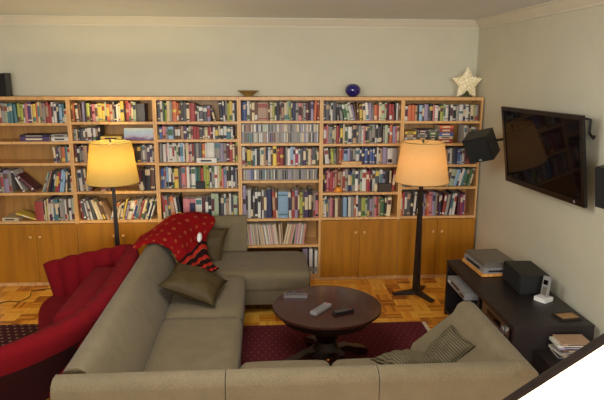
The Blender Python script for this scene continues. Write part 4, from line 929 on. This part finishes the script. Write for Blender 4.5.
remote('light silver remote lying aslant in the middle of the round table', 1.425, -1.815, R_(52), 0.2, 0.052, M_SILVER, M_BLACK)
remote('black remote beside the silver one on the round table', 1.575, -1.87, R_(22), 0.15, 0.052, M_BLACK, M_GREYM)

# ------------------------------------------------------------------ cable on the floor, far left
bm = bm_new(); tube(bm, [tuple(p) for p in catmull([(-1.5, -0.52, 0.005), (-1.36, -0.41, 0.005), (-1.25, -0.42, 0.005), (-1.2, -0.3, 0.005), (-1.22, -0.16, 0.005), (-1.05, -0.1, 0.005), (-0.8, -0.2, 0.005), (-0.45, -0.42, 0.005)], 8)], 0.004, 6)
tag(obj('power_cable', bm, M_CABLE, None, True), 'thin brown cable lying on the parquet before the leftmost bookcase', 'cable')

# ------------------------------------------------------------------ lit lamp close to the camera, lower right corner
ctr = CP + CR * ((585 - 302) / 577.85 * 1.2) + CU * ((200 - 356) / 577.85 * 1.2) + CF * 1.2
edge = (CR * 0.78 + CU * 0.625).normalized(); ray = (ctr - CP).normalized()
ax = (CR * 0.625 - CU * 0.78).normalized(); ax = (ax - ray * ax.dot(ray)).normalized(); edge = ax.cross(ray).normalized()
third = ax.cross(edge).normalized()
LM = Matrix((edge, third, ax)).transposed().to_4x4(); LM.translation = ctr + (ray * 0.24) + edge * 0.0
m_glow = shade_mat('shade_lit_white', (244, 236, 214), (255, 240, 205), 2.4)
rl = thing('reading_lamp', 'glowing white lampshade with brown trim filling the lower right corner', 'reading lamp'); rl.location = (LM.translation.x + 0.35, LM.translation.y + 0.1, 0)
bpy.context.view_layer.update()
inv = Matrix.Translation(-rl.location)
bm = bm_new(); lathe(bm, [(0.24, 0.0), (0.262, 0.34), (0.259, 0.34), (0.237, 0.0), (0.24, 0.0)], 56, cap=False); obj('lamp_shade', bm, m_glow, rl, True, xform=inv @ LM)
bm = bm_new(); lathe(bm, [(0.2375, -0.017), (0.241, -0.017), (0.2415, 0.002), (0.2375, 0.002), (0.2375, -0.017)], 56, cap=False); obj('shade_trim', bm, plain('brown_braid', (36, 23, 15), 0.9, 0.2, 60), rl, True, xform=inv @ LM, label='brown trim band')
top = LM @ Vector((0, 0, 0.2)); bx = rl.location
bm = bm_new(); tube(bm, [top, LM @ Vector((0, 0, 0.45)), Vector((bx.x, bx.y, 0.85)), Vector((bx.x, bx.y, 0.02))], 0.012, 10); obj('pole', bm, M_DARKWOOD, rl, True, xform=inv)
bm = bm_new(); lathe(bm, [(0, 0), (0.15, 0), (0.15, 0.012), (0.13, 0.022), (0.02, 0.03), (0, 0.03)], 32); obj('base', bm, M_DARKWOOD, rl, True)
bm = bm_new(); lathe(bm, [(0.0, 0.17), (0.02, 0.18), (0.03, 0.21), (0.02, 0.25), (0.012, 0.27)], 16); obj('bulb', bm, M_BULB, rl, True, xform=inv @ LM)
